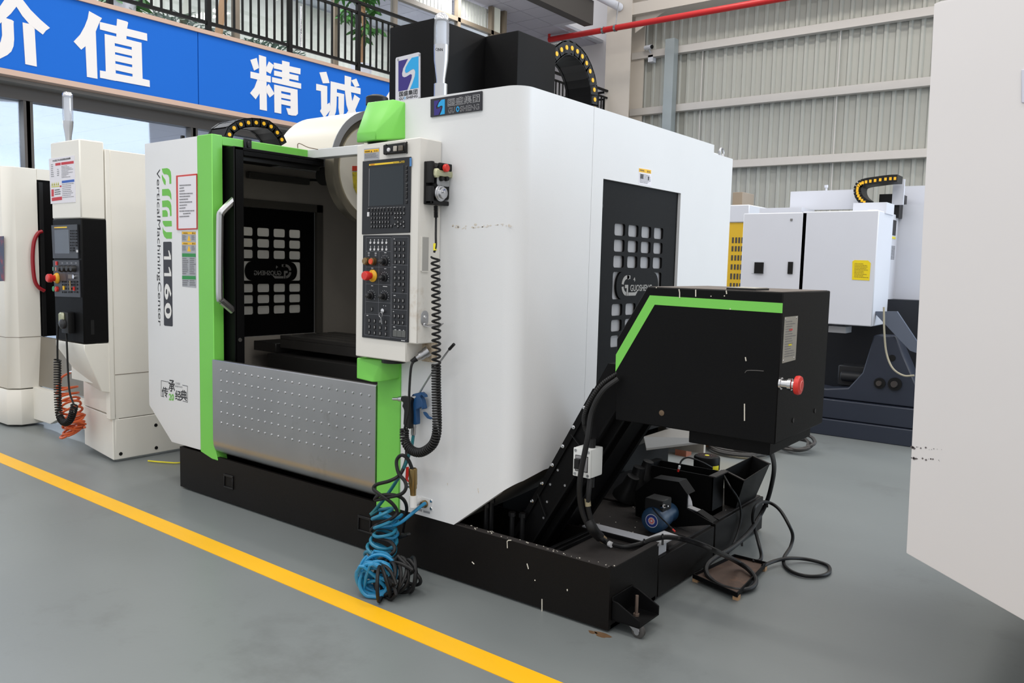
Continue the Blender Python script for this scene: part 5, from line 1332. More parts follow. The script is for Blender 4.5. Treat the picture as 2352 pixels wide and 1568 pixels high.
obj('outlet_box', MB().box(fr[3].x + .32, xr_ - .04, YH + .06, YHB - .03, zb_ - .06, zb_), BLACK, cv, .003)
# nameplate and stop button on the end face
npp = [P(1802, 728, x=xr_), P(1832, 725, x=xr_), P(1826, 826, x=xr_), P(1796, 834, x=xr_)]
pl = decal('nameplate', npp, mat('nameplate_silver', (172, 170, 160), .45, .3, vary=.1, scale=30), cv, NR, .002)
def on(u, v): return P(u, v, x=xr_ + .002)
lines(pl, on(1801, 824), on(1825, 819), on(1805, 738), 15, PRINTG, 21, .3, .5, lift=.0012)
decal('red_mark', [on(1813, 755), on(1820, 754), on(1820, 758.5), on(1813, 759)], RED, pl, NR, .0008)
decal('yellow_mark', [on(1811, 790), on(1818, 789), on(1818, 793.5), on(1811, 794)], LEMON, pl, NR, .0008)
for u, v in ((1804.5, 733), (1829.5, 729), (1799, 828), (1823.5, 821)): obj('rivet', MB().lathe(on(u, v), NR, [(0, .004), (.002, .003), (.002, 0)], 8), STEEL, pl)
c = P(1792, 880, x=xr_)
obj('stop_collar', MB().lathe(c, NR, [(0, .024), (.006, .024), (.008, .018), (.03, .018), (.032, .023), (.045, .023), (.047, .017), (.06, .017)], 20), CHROME, cv)
obj('stop_button', MB().lathe(c + Vector((.058, 0, 0)), NR, [(0, .02), (.002, .035), (.012, .037), (.02, .034), (.024, .022), (.025, 0)], 28), RED, cv)
obj('arrow_ring', MB().tube([c + Vector((.0825, .018 * math.cos(a), .018 * math.sin(a))) for a in [.5 + i * .25 for i in range(17)]], .0015, 5), mat('pink_print', (236, 150, 140), .5), cv)
for u, v in ((1849, 965), (1899, 943)):
    c = P(u - 28, v, x=xr_); obj('plug_screw', MB().cyl(c, c + Vector((.003, 0, 0)), .01, n=10), BLACKPL, cv)
c = Z7(570, 0, y=YH); c = P(1520, 948, y=YH)
obj('face_screw', MB().lathe(c, NF, [(0, .012), (.002, .012), (.003, .006), (.003, 0)], 12), mat('rust_ring', (110, 92, 74), .5, .5), cv)
sp = MB()
for pts in ([(1559.5, 664), (1561, 672), (1561, 684)], [(1598, 665), (1598, 681)], [(1668, 667), (1669, 675)], [(1663, 680), (1665, 679)], [(1633, 679), (1633, 681)], [(1712, 820), (1713.5, 829)], [(1710, 927), (1710, 966)], [(1677, 708), (1677.5, 711)], [(1507, 660), (1508, 661)]):
    sp.tube([P(a, b, y=YH - .002) for a, b in pts], .0022, 5)
o = obj('paint_drips', sp, CHIP, cv); o['kind'] = 'stuff'
obj('scratch', MB().tube(smooth_path([P(1711, 856, y=YH - .0005), P(1716, 851, y=YH - .0005), P(1733, 850.5, y=YH - .0005), P(1754, 852, y=YH - .0005)], 4), .0016, 5), mat('scratch_grey', (84, 82, 80), .6), cv)
# inclined trunk
YI, YIB = 3.11, 3.56
def T(s, side):
    a0, a1 = (Vector((-1.954, YI, .914)), Vector((-2.291, YI, .317))) if side == 0 else (Vector((-1.793, YI, .886)), Vector((-2.204, YI, .214)))
    return a0.lerp(a1, s)
trunk = obj('trunk', MB().prism([T(-.35, 0), T(-.35, 1), T(1.14, 1), T(1.3, 0)], (0, YIB - YI, 0)), BLACK, cv)
off = Vector((0, -.018, 0))
obj('flange', MB().prism([T(-.15, 0), T(-.15, 0).lerp(T(-.15, 1), .2), T(1.25, 0).lerp(T(1.14, 1), .2), T(1.25, 0)], off * .7), BLACK, cv)
obj('channel', MB().prism([T(-.1, 0).lerp(T(-.1, 1), .93), T(-.1, 1), T(1.13, 1), T(1.13, 0).lerp(T(1.13, 1), .93)], (0, -.03, 0)), BLACK, cv)
U = (T(0, 1) - T(1, 1)).normalized(); NU = Vector((U.z, 0, -U.x))
cb = MB()
for w0, w1, h_ in ((.03, .05, .03), (.16, .18, .02), (.4, .43, .02)):
    cb.prism([T(-.1, 1) + Vector((0, w0, 0)), T(-.1, 1) + Vector((0, w1, 0)), T(1.12, 1) + Vector((0, w1, 0)), T(1.12, 1) + Vector((0, w0, 0))], NU * h_)
obj('underside_rib', cb, BLACK, cv)
for k in range(8):
    c = T(.0 + k * .162, 0).lerp(T(.0 + k * .162, 1), .07) + off * .7
    obj('bolt', MB().lathe(c, NF, [(0, .009), (.004, .009), (.005, .005), (.012, .005), (.012, 0)], 8), CHROME, cv)
for s_, t_ in ((.2, .75), (.55, .8), (.73, .55), (.83, .75), (.5, .3), (.62, .32)):
    c = T(s_, 0).lerp(T(s_, 1), t_); obj('bolt', MB().lathe(c, NF, [(0, .007), (.004, .006), (.004, 0)], 8), STEEL, cv)
for s_ in (.22, .74):
    a, b = T(s_, 0).lerp(T(s_, 1), .1), T(s_ + .06, 0).lerp(T(s_ + .06, 1), .8)
    obj('cross_strap', MB().bar(a + Vector((0, -.003, 0)), b + Vector((0, -.003, 0)), .004, .02, (0, 1, 0)), BLACKPL, cv)
# white switch box
Z6c = pz(3.92, 1080, 900)
YJ = 3.0
jx0, jx1 = P(1316, 1062, y=YJ).x, P(1356, 1062, y=YJ).x; jz1, jz0 = P(1336, 1030, y=YJ).z, P(1336, 1096, y=YJ).z
jb = obj('switch_box', MB().box(jx0, jx1, YJ + .012, YJ + .105, jz0, jz1), mat('box_white', (224, 226, 224), .4), cv, .008, 2)
obj('switch_box_lid', MB().box(jx0, jx1, YJ, YJ + .012, jz0, jz1), mat('box_white', (224, 226, 224), .4), jb, .006, 2)
jm = ((jx0 + jx1) / 2, (jz0 + jz1) / 2)
obj('switch_plate', MB().box(jm[0] - .03, jm[0] + .03, YJ - .003, YJ, jm[1] - .036, jm[1] + .03), mat('switch_plate_grey', (150, 150, 152), .4), jb, .002)
obj('switch_plate_rim', MB().box(jm[0] - .033, jm[0] + .033, YJ - .0015, YJ + .001, jm[1] - .039, jm[1] + .033), BLACKPL, jb)
obj('rotary_switch', MB().cyl((jm[0] - .006, YJ - .003, jm[1]), (jm[0] - .006, YJ - .016, jm[1]), .02, n=16).box(jm[0] - .018, jm[0] + .006, YJ - .034, YJ - .014, jm[1] - .022, jm[1] + .022), BLACKPL, jb)
for sx_ in (jx0 + .012, jx1 - .012):
    for sz_ in (jz0 + .012, jz1 - .012): obj('screw', MB().cyl((sx_, YJ, sz_), (sx_, YJ - .002, sz_), .0065, n=10), STEEL, jb)
obj('box_stand', MB().box(jx0 + .02, jx1 - .02, YJ + .1, YI + .0, jz0 + .02, jz1 - .02), BLACK, cv)
obj('cable_gland', MB().cyl((jm[0] + .02, YJ + .05, jz1), (jm[0] + .02, YJ + .05, jz1 + .04), .016, n=12).cyl((jm[0] + .02, YJ + .05, jz0), (jm[0] + .02, YJ + .05, jz0 - .05), .017, n=12), RUBBER, cv)

# cables of the conveyor
c1 = thing('power_cable', tuple(P(1700, 1357, z=0)), 'thick black cable from the conveyor over the tank to a floor loop', 'cable')
pts = [P(1420, 870, y=3.03), P(1385, 898, y=2.99), P(1360, 945, y=2.98), P(1351, 1000, y=2.96), P(1343, 1040, y=2.955), P(1335, 1080, y=2.955), P(1331, 1120, y=2.96), P(1334, 1160, y=2.98), P(1345, 1195, y=3.0), P(1362, 1222, y=3.03), P(1385, 1240, z=.29), P(1410, 1250, z=.275), P(1440, 1255, z=.275), P(1475, 1248, z=.278), P(1505, 1237, z=.29), P(1532, 1233, z=.29), P(1570, 1238, z=.28), P(1610, 1250, y=3.3), P(1650, 1268, y=3.35), P(1690, 1288, z=.08), P(1720, 1308, z=.05), P(1736, 1332, z=.03), P(1725, 1350, z=.02), P(1695, 1355, z=.02), P(1655, 1345, z=.02), P(1628, 1325, z=.03), P(1622, 1302, z=.06), P(1640, 1282, z=.08), P(1680, 1258, z=.1), P(1715, 1228, z=.12), P(1742, 1190, x=-1.63), P(1762, 1150, x=-1.6), P(1774, 1105, x=-1.56), P(1778, 1070, x=-1.5), P(1772, 1040, x=-1.38), P(1762, 1020, x=-1.3)]
obj('cable', MB().tube(smooth_path(pts, 7), .0125, 10), RUBBER, c1)
pts2 = [P(1355, 1100, y=3.02), P(1352, 1130, y=3.0), P(1350, 1160, y=3.0), P(1356, 1190, y=3.01), P(1364, 1215, y=3.02)]
obj('cable', MB().tube(smooth_path(pts2, 6), .012, 10), RUBBER, c1)
obj('sleeve', MB().tube(smooth_path([P(1352, 1195, y=3.01), P(1364, 1218, y=3.025), P(1377, 1232, z=.295)], 5), .024, 12), RUBBER, c1)
obj('tan_tape', MB().cyl(P(1376, 1231, z=.295), P(1387, 1240, z=.288), .0185, n=12), mat('tan_tape', (170, 148, 118), .5), c1)
obj('white_tag', MB().cyl(P(1399, 1248, z=.277), P(1405, 1251, z=.276), .0135, n=10), PRINTW, c1)
obj('clear_tape', MB().cyl(P(1349, 1145, y=3.0), P(1351, 1162, y=3.0), .0135, n=10), mat('old_tape', (150, 140, 112), .5), c1)
for u, v, k_ in ((1480, 1245, dict(z=.285)), (1522, 1233, dict(z=.295)), (1762, 1150, dict(x=-1.6)), (1704, 1238, dict(z=.11))):
    q = P(u, v, **k_); obj('cable_tie', MB().lathe(q - Vector((.004, 0, 0)), (.8, .4, .1), [(0, .015), (.008, .015)], 12).bar(q, q + Vector((.006, -.01, -.035)), .01, .01), BLACKPL, c1)
c2 = thing('conduit_cable', tuple(P(1351, 985, y=3.05)), 'thin ribbed conduit bending along the conveyor trunk', 'cable')
pp = smooth_path([P(1418, 858, y=3.08), P(1385, 880, y=3.06), P(1358, 915, y=3.05), P(1343, 950, y=3.05), P(1342, 975, y=3.06), P(1350, 1000, y=3.05), jb and Vector((jm[0] + .02, YJ + .05, jz1 + .02))], 16)
obj('conduit', MB().tube(pp, [.011 if i % 2 else .0088 for i in range(len(pp))], 10), RUBBER, c2)
c3 = thing('floor_cable', tuple(P(1870, 1325, z=0)), 'black cable lying in a flat loop on the open floor', 'cable')
pts3 = [P(1728, 1288, z=.03), P(1744, 1287, z=.03), P(1749, 1275, z=.05), P(1742, 1245, z=.1), P(1734, 1215, x=-1.62), P(1729, 1190, x=-1.61), P(1734, 1165, x=-1.6), P(1750, 1153, x=-1.6), P(1770, 1155, x=-1.58), P(1792, 1172, x=-1.5), P(1812, 1205, z=.16), P(1821, 1230, z=.10), P(1816, 1255, z=.05), P(1802, 1278, z=.03), P(1801, 1296, z=.012), P(1818, 1312, z=.012), P(1850, 1322, z=.012), P(1885, 1322, z=.012), P(1904, 1314, z=.012), P(1903, 1300, z=.012), P(1880, 1290, z=.012), P(1845, 1283, z=.02), P(1810, 1282, z=.035), P(1780, 1288, z=.03), P(1752, 1299, z=.03)]
obj('cable', MB().tube(smooth_path(pts3, 7), .0095, 9), RUBBER, c3)
c4 = thing('pump_cable', tuple(P(1680, 1250, z=0)), 'thin black cable hanging over the rear tank edge', 'cable')
obj('cable', MB().tube(smooth_path([Z7(1080, 470, y=4.3), Z7(1130, 560, y=4.2), Z7(1190, 650, x=-1.66), Z7(1215, 740, x=-1.655), Z7(1215, 840, x=-1.655), Z7(1190, 940, x=-1.655), Z7(1150, 1040, x=-1.65), Z7(1110, 1110, z=.05)], 7), .006, 7), RUBBER, c4)

# rusty drip tray on the floor
tr = thing('drip_tray', tuple(P(1690, 1330, z=0)), 'shallow rusty brown tray on the floor under the cables', 'tray')
A, B, C_, D_ = P(1592, 1322, z=.03), P(1687, 1277, z=.03), P(1760, 1295, z=.03), P(1693, 1366, z=.03)
for v in (A, B, C_, D_): v.z = 0
obj('pan', MB().prism([A + Vector((0, 0, .02)), D_ + Vector((0, 0, .02)), C_ + Vector((0, 0, .02)), B + Vector((0, 0, .02))], (0, 0, .006)), RUST, tr)
rm = MB()
for a, b in ((A, B), (B, C_), (C_, D_), (D_, A)): rm.bar(a + Vector((0, 0, .03)), b + Vector((0, 0, .03)), .006, .022)
obj('tray_rim', rm, BLACK, tr)
for a in (A, B, C_, D_):
    c = (A + B + C_ + D_) / 4; q = a.lerp(c, .08)
    obj('foot', MB().box(q.x - .014, q.x + .014, q.y - .014, q.y + .014, 0, .022), WOOD, tr)
# =================================================================== IVORY MACHINE ON THE LEFT
iv = thing('ivory_machine', (-6.9, 3.6, 0), 'ivory machining centre with black control panel and red door handle', 'machine')
XI = -5.96
obj('right_side_panel', MB().prism([(XI, 2.955, .33), (XI, 4.9, .33), (XI, 4.9, 2.285), (XI, 2.985, 2.302), (XI, 2.955, 2.302)], (-.05, 0, 0)), IVORY, iv, .004)
obj('side_edge_strip', MB().box(XI - .06, XI + .006, 2.918, 2.953, .33, 2.302), IVORY, iv, .003)
obj('side_base_panel', MB().prism([(XI, 2.95, .02), (XI, 4.9, .02), (XI, 4.9, .325), (XI, 2.955, .325)], (-.05, 0, 0)), IVORY, iv, .004)
obj('side_seam', MB().box(XI, XI + .002, 2.96, 4.9, .66, .664), mat('seam_shadow', (120, 110, 96), .7), iv)
obj('lower_front_panel', MB().prism([(-6.53, 2.99, .36), (XI - .002, 2.935, .36), (XI - .002, 2.935, .66), (-6.53, 2.99, .66)], (0, .05, 0)), IVORY, iv, .004)
obj('base_front_panel', MB().prism([(-6.53, 2.99, .045), (XI - .002, 2.935, .02), (XI - .002, 2.935, .345), (-6.53, 2.99, .355)], (0, .05, 0)), IVORY, iv, .004)
for u, v in ((358, 976), (359, 1028)):
    q = P(u, v, x=XI); obj('base_bolt', MB().lathe(q, NR, [(0, .014), (.003, .013), (.003, 0)], 10), BLACKPL, iv)
q = P(267, 1053, x=XI + .0); obj('base_bolt', MB().lathe((XI, 2.99, .06), NR, [(0, .014), (.003, .013), (.003, 0)], 10), BLACKPL, iv)
# control pillar
PX0, PX1, PYF = -6.41, XI, 2.742
obj('pillar_top', MB().box(PX0, PX1, PYF, 2.915, 1.80, 2.352), IVORY, iv, .008)
obj('pillar_back', MB().box(PX0 + .02, PX1 - .03, PYF + .1, 2.93, .6, 1.8), IVORY, iv)
pb = obj('control_panel', MB().prism([(PX0, PYF, 1.80), (PX1, PYF, 1.80), (PX1, PYF, .905), (PX0 + .0, PYF, .905)], (0, .2, 0)), BLACK, iv, .008)
YP = PYF
Lz = pz(4.75, 100, 490)
def lq(name, pts, mt, d0, d1): return obj(name, MB().prism([Lz(a, b, y=YP - d0) for a, b in pts], (0, -(d1 - d0), 0)), mt, pb)
lq('screen_unit', [(100, 130), (380, 120), (392, 490), (118, 488)], mat('unit_charcoal', (52, 54, 60), .42), 0, .01)
lq('screen', [(120, 180), (275, 175), (285, 438), (128, 438)], mat('grey_screen', (84, 90, 98), .25), .01, .011)
lq('brand_strip', [(118, 149), (255, 143), (255, 157), (118, 161)], mat('strip_yellow', (248, 206, 40)), .01, .011)
text('FANUC', Lz(122, 159, y=YP - .011), Lz(142, 158, y=YP - .011), Lz(122, 151, y=YP - .011), mat('print_red', (200, 40, 30)), pb)
lq('button_unit', [(112, 512), (398, 510), (412, 915), (135, 905)], mat('unit_charcoal', (52, 54, 60)), 0, .008)
lq('white_key', [(362, 398), (377, 398), (378, 425), (364, 425)], PRINTW, .01, .014)
def lkey(a, b, w_, h_, mt): c = Lz(a, b, y=YP - .01); return obj('key', MB().box(c.x - w_ / 2, c.x + w_ / 2, c.y - .006, c.y, c.z - h_ / 2, c.z + h_ / 2), mt, pb)
k0 = None
for b in (190, 220, 250, 281, 318, 348, 378, 405):
    for a in (298, 315, 331, 347, 362):
        if b > 360 and a > 345: continue
        c = Lz(a, b, y=YP - .01)
        if k0 is None: k0 = (lkey(a, b, .013, .012, KEYBLK), c)
        else:
            o = k0[0].copy(); o.location = k0[0].location + Vector((c.x - k0[1].x, 0, c.z - k0[1].z)); COL.objects.link(o)
for b in (745, 778, 820, 858):
    for a in (210, 228, 244, 275, 290, 307, 338, 354, 370):
        c = Lz(a, b, y=YP - .008); o = k0[0].copy(); o.location = k0[0].location + Vector((c.x - k0[1].x, .002, c.z - k0[1].z)); COL.objects.link(o)
for a in (200, 245, 295, 342):
    c = Lz(a, 602, y=YP - .008); obj('rotary_knob', MB().lathe(c, NF, [(0, .026), (.012, .024), (.03, .018), (.032, 0)], 16), KEYBLK, pb)
c = Lz(150, 706, y=YP - .008)
obj('estop_ring', MB().lathe(c, NF, [(0, .04), (.006, .04), (.02, .03)], 22), mat('estop_yellow', (238, 178, 36)), pb)
obj('estop_button', MB().lathe(c + Vector((0, -.015, 0)), NF, [(0, .022), (.025, .022), (.027, .031), (.05, .031), (.058, .025), (.058, 0)], 22), RED, pb)
for a, b, mt_ in ((126, 822, mat('button_green', (40, 150, 90), .4)), (152, 824, RED)):
    c = Lz(a, b, y=YP - .008); obj('push_button', MB().lathe(c, NF, [(0, .02), (.014, .019), (.016, 0)], 16), mt_, pb)
for a, b, mt_ in ((227, 812, YELLOW), (338, 820, RED), (143, 606, mat('switch_pink', (170, 120, 110), .5)), (115, 604, mat('switch_teal', (90, 130, 120), .5)), (147, 544, RED)):
    c = Lz(a, b, y=YP - .008); obj('key', MB().box(c.x - .01, c.x + .01, c.y - .008, c.y, c.z - .014, c.z + .014), mt_, pb)
for a in (205, 258, 305, 354): 
    c = Lz(a, 541, y=YP - .008); obj('icon', MB().box(c.x - .012, c.x + .012, c.y - .0006, c.y, c.z - .006, c.z + .006), PRINTG, pb)
c = Lz(345, 690, y=YP - .008)
obj('key_switch', MB().lathe(c, NF, [(0, .016), (.015, .015), (.016, 0)], 14), CHROME, pb)
obj('hanging_key', MB().bar(c + Vector((-.04, -.02, -.03)), c + Vector((-.038, -.018, -.1)), .02, .003, (0, 1, 0)), BRASS, pb)
c = Lz(215, 690, y=YP - .008); obj('engraved_plate', MB().box(c.x - .045, c.x + .045, c.y - .001, c.y, c.z - .03, c.z + .025), mat('plate_brown', (82, 74, 72), .5), pb)
c = Lz(290, 688, y=YP - .008); obj('engraved_plate', MB().box(c.x - .03, c.x + .03, c.y - .001, c.y, c.z - .015, c.z + .015), mat('plate_silverish', (120, 118, 112), .4, .4), pb)
q0, q1 = P(212, 735, x=PX1), P(214, 768, x=PX1)
obj('grip_slot', MB().box(PX1, PX1 + .002, q0.y - .012, q0.y + .012, q1.z, q0.z), BLACKPL, pb)
# white wedge under the panel
hull('wedge_cover', [(PX0, PYF, .90), (PX1, PYF, .90), (PX1, 2.93, .90), (PX0, 2.93, .90), (PX0, PYF, .86), (PX1, PYF, .86), (PX0 + .06, 2.9, .585), (PX1, 2.86, .545), (PX1, 2.93, .53), (PX0 + .06, 2.93, .57)], IVORY, iv, .004)
# safety poster
Lp = pz(11.2, 100, 340)
yp = PYF
ps = obj('safety_poster', MB().prism([Lp(a, b, y=yp) for a, b in ((150, 275), (805, 185), (835, 1390), (195, 1435))], (0, -.003, 0)), PAPER, iv)
yq = yp - .003
def lpd(name, pts, mt): return decal(name, [Lp(a, b, y=yq) for a, b in pts], mt, iv, NF, .0008)
PR = mat('poster_red', (200, 44, 56), .5); PBL = mat('poster_blue', (44, 96, 186), .5)
text('CNC加工中心安全风险点告知牌', Lp(235, 358, y=yq), Lp(695, 290, y=yq), Lp(232, 305, y=yq), PRINTK, iv, .02)
for x0, x1, y0, y1, mt_ in ((305, 440, 390, 455, PR), (455, 775, 368, 435, PR), (472, 790, 842, 905, PBL), (205, 265, 1065, 1250, PR), (213, 475, 1278, 1365, PR), (418, 462, 965, 1005, PR)):
    s_ = (x1 - x0) * .125
    lpd('poster_band', [(x0, y0), (x1, y0 - s_), (x1 + 2, y1 - s_), (x0 + 2, y1)], mt_)
for k in range(4):
    a = 204 + 52 * k; lpd('poster_pictogram', [(a, 968 - k * 5), (a + 42, 964 - k * 5), (a + 21, 878 - k * 5)], mat('pict_yellow', (206, 204, 90), .5)); lpd('poster_pictogram', [(a, 1012 - k * 5), (a + 46, 1008 - k * 5), (a + 46, 980 - k * 5), (a, 984 - k * 5)], mat('pict_yellow', (206, 204, 90)))
    lpd('poster_icon', [(a + 14, 960 - k * 5), (a + 30, 958 - k * 5), (a + 22, 905 - k * 5)], PRINTK)
lines(iv, Lp(470, 790, y=yq), Lp(780, 750, y=yq), Lp(465, 465, y=yq), 9, PRINTG, 1, .35, .4)
lines(iv, Lp(490, 1310, y=yq), Lp(800, 1280, y=yq), Lp(482, 930, y=yq), 8, PRINTG, 2, .3, .4)
lines(iv, Lp(200, 770, y=yq), Lp(290, 760, y=yq), Lp(195, 420, y=yq), 7, PRINTG, 3, .35, .5)
lines(iv, Lp(355, 740, y=yq), Lp(410, 732, y=yq), Lp(355, 540, y=yq), 4, PRINTG, 4, .4, .5)
lines(iv, Lp(295, 1235, y=yq), Lp(450, 1215, y=yq), Lp(292, 1070, y=yq), 3, PRINTK, 5, .4, .6)
# left part of the body with the dark door gap
XLB = -7.775
obj('left_body_panel', MB().prism([(-8.9, 2.94, .345), (-7.845, 2.94, .345), (XLB, 3.02, .345), (XLB, 3.205, .345), (-8.9, 3.205, .345)], (0, 0, 1.94)), IVORY, iv, .004)
obj('left_base_panel', MB().prism([(-8.9, 2.935, .02), (-7.86, 2.935, .02), (XLB + .005, 3.02, .02), (XLB + .005, 3.205, .02), (-8.9, 3.205, .02)], (0, 0, .315)), IVORY, iv, .004)
obj('left_seam', MB().prism([(-8.9, 2.938, .80), (-7.845, 2.938, .80), (XLB + .002, 3.02, .80), (XLB + .002, 3.2, .80), (-8.9, 3.2, .80)], (0, 0, .004)), mat('seam_shadow', (120, 110, 96)), iv)
obj('header', MB().box(XLB - .08, XLB, 3.206, 3.9, 2.19, 2.285), IVORY, iv)
obj('apron', MB().prism([(XLB, 3.17, .36), (-6.5, 3.17, .36), (-6.5, 3.2, .80), (XLB, 3.2, .80)], (0, .02, 0)), mat('apron_grey', (150, 144, 134), .35, .7, vary=.08), iv)
obj('base_band', MB().prism([(XLB, 3.12, .06), (-7.45, 3.12, .06), (-7.3, 3.12, .12), (-6.5, 3.1, .10), (-6.5, 3.1, .35), (XLB, 3.12, .35)], (0, .06, 0)), IVORY, iv, .003)
dg = obj('dark_door', MB().box(XLB - .06, XLB - .02, 3.21, 3.6, .80, 2.19), BLACK, iv)
obj('door_edge', MB().box(XLB - .03, XLB + .02, 3.215, 3.245, .80, 2.17), BLACKPL, dg)
obj('door_stile', MB().box(XLB - .03, XLB + .01, 3.36, 3.40, .80, 2.15), mat('stile_brown', (110, 100, 84), .4, .4), dg)
obj('interior_back', MB().box(XLB - .06, -6.4, 3.62, 3.64, .4, 2.2), BLACKPL, iv)
hh = [P(a_, b_, x=XLB + .03) for a_, b_ in ((97, 531), (87, 536), (78, 556), (75, 595), (79, 640), (88, 659), (102, 668))]
obj('red_handle', MB().tube(smooth_path(hh, 6), .016, 10), DARKRED, dg)
for u, v in ():
    q = P(u, v, y=3.02); obj('base_bolt', MB().lathe(q, NF, [(0, .014), (.003, .013), (.003, 0)], 10), BLACKPL, iv)
lb = [P(0, 543, y=2.94), P(9, 542, y=2.94), P(10, 645, y=2.94), P(0, 647, y=2.94)]
decal('warning_strip', [lb[0] + Vector((-.12, 0, 0)), lb[1], lb[2], lb[3] + Vector((-.12, 0, 0))], mat('strip_dark', (70, 74, 96), .5, stain=(180, 60, 60), stain_scale=9, stain_lo=.5), iv, NF, .001)
# signal lamp on the pillar
lx, ly = -6.2, 2.87
q = P(156, 265, y=ly); lx = q.x
lo_ = obj('signal_lamp', MB().lathe((lx, ly, 2.35), (0, 0, 1), [(0, .02), (.06, .021), (.14, .034), (.17, .036), (.178, .036)], 20), ALU, iv)
obj('lamp_dome', MB().lathe((lx, ly, 2.528), (0, 0, 1), [(0, .036), (.16, .036), (.185, .035)], 20), ACRYL, lo_)
obj('lamp_core', MB().cyl((lx, ly, 2.52), (lx, ly, 2.7), .024, n=14), mat('led_white', (226, 228, 232)), lo_)
obj('lamp_top', MB().lathe((lx, ly, 2.71), (0, 0, 1), [(0, .036), (.015, .035), (.028, .025), (.03, 0)], 20), CHROME, lo_)
obj('body_core', MB().box(-8.8, XI - .06, 3.9, 4.9, 0, 2.2), IVORY, iv)
# pendant, cables, orange hose of this machine
pd = thing('handwheel_pendant', tuple(P(148, 760, y=2.70)), 'dark handwheel pendant hanging on the ivory machine control panel', 'controller')
pa_, pb_ = P(150, 716, y=2.70), P(150, 765, y=2.70)
obj('body', MB().box(pa_.x - .05, pa_.x + .06, 2.69, 2.738, pb_.z, pa_.z), BLACKPL, pd, .012, 2)
obj('tape_cover', MB().box(pa_.x - .06, pa_.x + .01, 2.672, 2.70, pa_.z - .09, pa_.z - .005), TAPE, pd, .012)
obj('hand_wheel', MB().lathe((pa_.x - .01, 2.69, pb_.z + .07), NF, [(0, .038), (.015, .036), (.025, .024), (.03, 0)], 20), mat('wheel_dark', (60, 60, 62), .3, .5), pd)
cb_ = thing('coiled_cable', tuple(P(150, 972, z=.1)), 'dark coiled cable hanging from the ivory machine pendant', 'cable')
obj('lead', MB().tube(smooth_path([P(152, 765, y=2.71), P(154, 800, y=2.70), P(156, 850, y=2.70), P(160, 900, y=2.69), P(170, 930, y=2.69)], 6), .007, 7), RUBBER, cb_)
obj('lead', MB().tube(smooth_path([P(134, 742, y=2.70), P(132, 780, y=2.70), P(132, 830, y=2.70)], 6), .007, 7), RUBBER, cb_)
cp = cpath([(132, 826), (132, 870), (133, 920), (137, 955), (148, 970), (160, 965), (168, 945), (171, 930)], 2.70)
obj('coil', MB().tube(coil(cp, .022, 40, 9), .006, 6), RUBBER, cb_)
oh = thing('orange_coil_hose', tuple(P(170, 995, z=0)), 'orange coiled air hose hanging beside the ivory machine', 'hose')
up2 = [P(172, 853, y=2.9), P(155, 858, y=2.88), P(140, 868, y=2.86), P(138, 880, y=2.85)]
hz2 = coil(smooth_path([P(152, 885, y=2.85), P(158, 920, y=2.85), P(166, 950, y=2.84), P(170, 985, y=2.83)], 8), .075, 7.5, 14)
obj('coil', MB().tube(smooth_path(up2 + hz2, 2), .009, 7), mat('hose_orange', (206, 92, 44), .4), oh)
obj('tangle', MB().tube(smooth_path(ring_pile(P(168, 980, y=2.84), .07, 6, .12, random.Random(4), Vector((.2, .1, 1)).normalized(), .012), 2), .009, 7), mat('hose_orange', (206, 92, 44)), oh)
obj('hose_nipple', MB().cyl(P(172, 853, y=2.9), P(160, 856, y=2.89), .012, n=10), STEEL, oh)
o = obj('yellow_cable', MB().tube(smooth_path([P(340, 1058, z=.01), P(375, 1061, z=.01), P(415, 1062, z=.01), P(440, 1050, z=.01)], 5), .006, 6), LEMON)
tag(o, 'thin yellow cable on the floor under the ivory machine', 'cable')
# =================================================================== MACHINE AT THE RIGHT EDGE
sm = thing('edge_machine', (.3, 3.9, 0), 'plain white machine panel with cut lower corner at the right edge', 'machine')
YS0 = 2.9
a, b, c = P(2145, 8, y=YS0), P(2081, 1270, y=YS0), P(2352, 1425, y=YS0)
sl_ = (c.z - b.z) / (c.x - b.x)
ex = b.x + .52; SLABW = mat('slab_white', (224, 220, 219), .42, vary=.02, scale=3)
fp_ = obj('front_panel', MB().prism([a, b, (ex, YS0, b.z + sl_ * .52), (1.3, YS0, b.z + sl_ * .52), (1.3, YS0, 2.42), (a.x + .02, YS0, a.z + .005)], (0, .05, 0)), SLABW, sm, .006, 2)
obj('side_panel', MB().prism([(-.53, 2.96, .62), (-.53, 4.8, .62), (-.56, 4.8, 2.38), (-.56, 2.96, 2.38)], (.04, 0, 0)), SLABW, sm)
obj('base', MB().box(-.1, 1.3, 3.1, 4.8, 0, .5), BLACK, sm)
obj('body_core', MB().prism([(-.45, 2.96, .66), (-.05, 2.96, .5), (1.25, 2.96, .5), (1.25, 2.96, 2.35), (-.45, 2.96, 2.35)], (0, 1.8, 0)), SLABW, sm)
obj('edge_label', MB().prism([P(2346, 160, y=YS0), P(2376, 156, y=YS0), P(2376, 240, y=YS0), P(2346, 236, y=YS0)], (0, -.004, 0)), mat('label_lilac', (214, 214, 226), .4), sm, .002)
obj('side_catch', MB().box(-.565, -.535, 3.0, 3.03, 1.13, 1.22), mat('catch_grey', (170, 170, 170), .4), sm)
sm2 = MB(); rr = random.Random(5)
for k in range(26):
    u = 2094 + rr.random() ** 1.6 * 70; v = (1027 if rr.random() < .6 else 1052) + (u - 2094) * .08 + rr.uniform(-2, 2); s = rr.uniform(.001, .004) * (1.3 - (u - 2094) / 90)
    q = P(u, v, y=YS0 - .0006)
    if q.x < -.548: continue
    sm2.prism([(q.x - s, q.y, q.z), (q.x, q.y, q.z - s), (q.x + s, q.y, q.z), (q.x, q.y, q.z + s)], (0, -.0004, 0))
o = obj('smudges', sm2, mat('smudge', (96, 88, 90), .7), sm); o['kind'] = 'stuff'

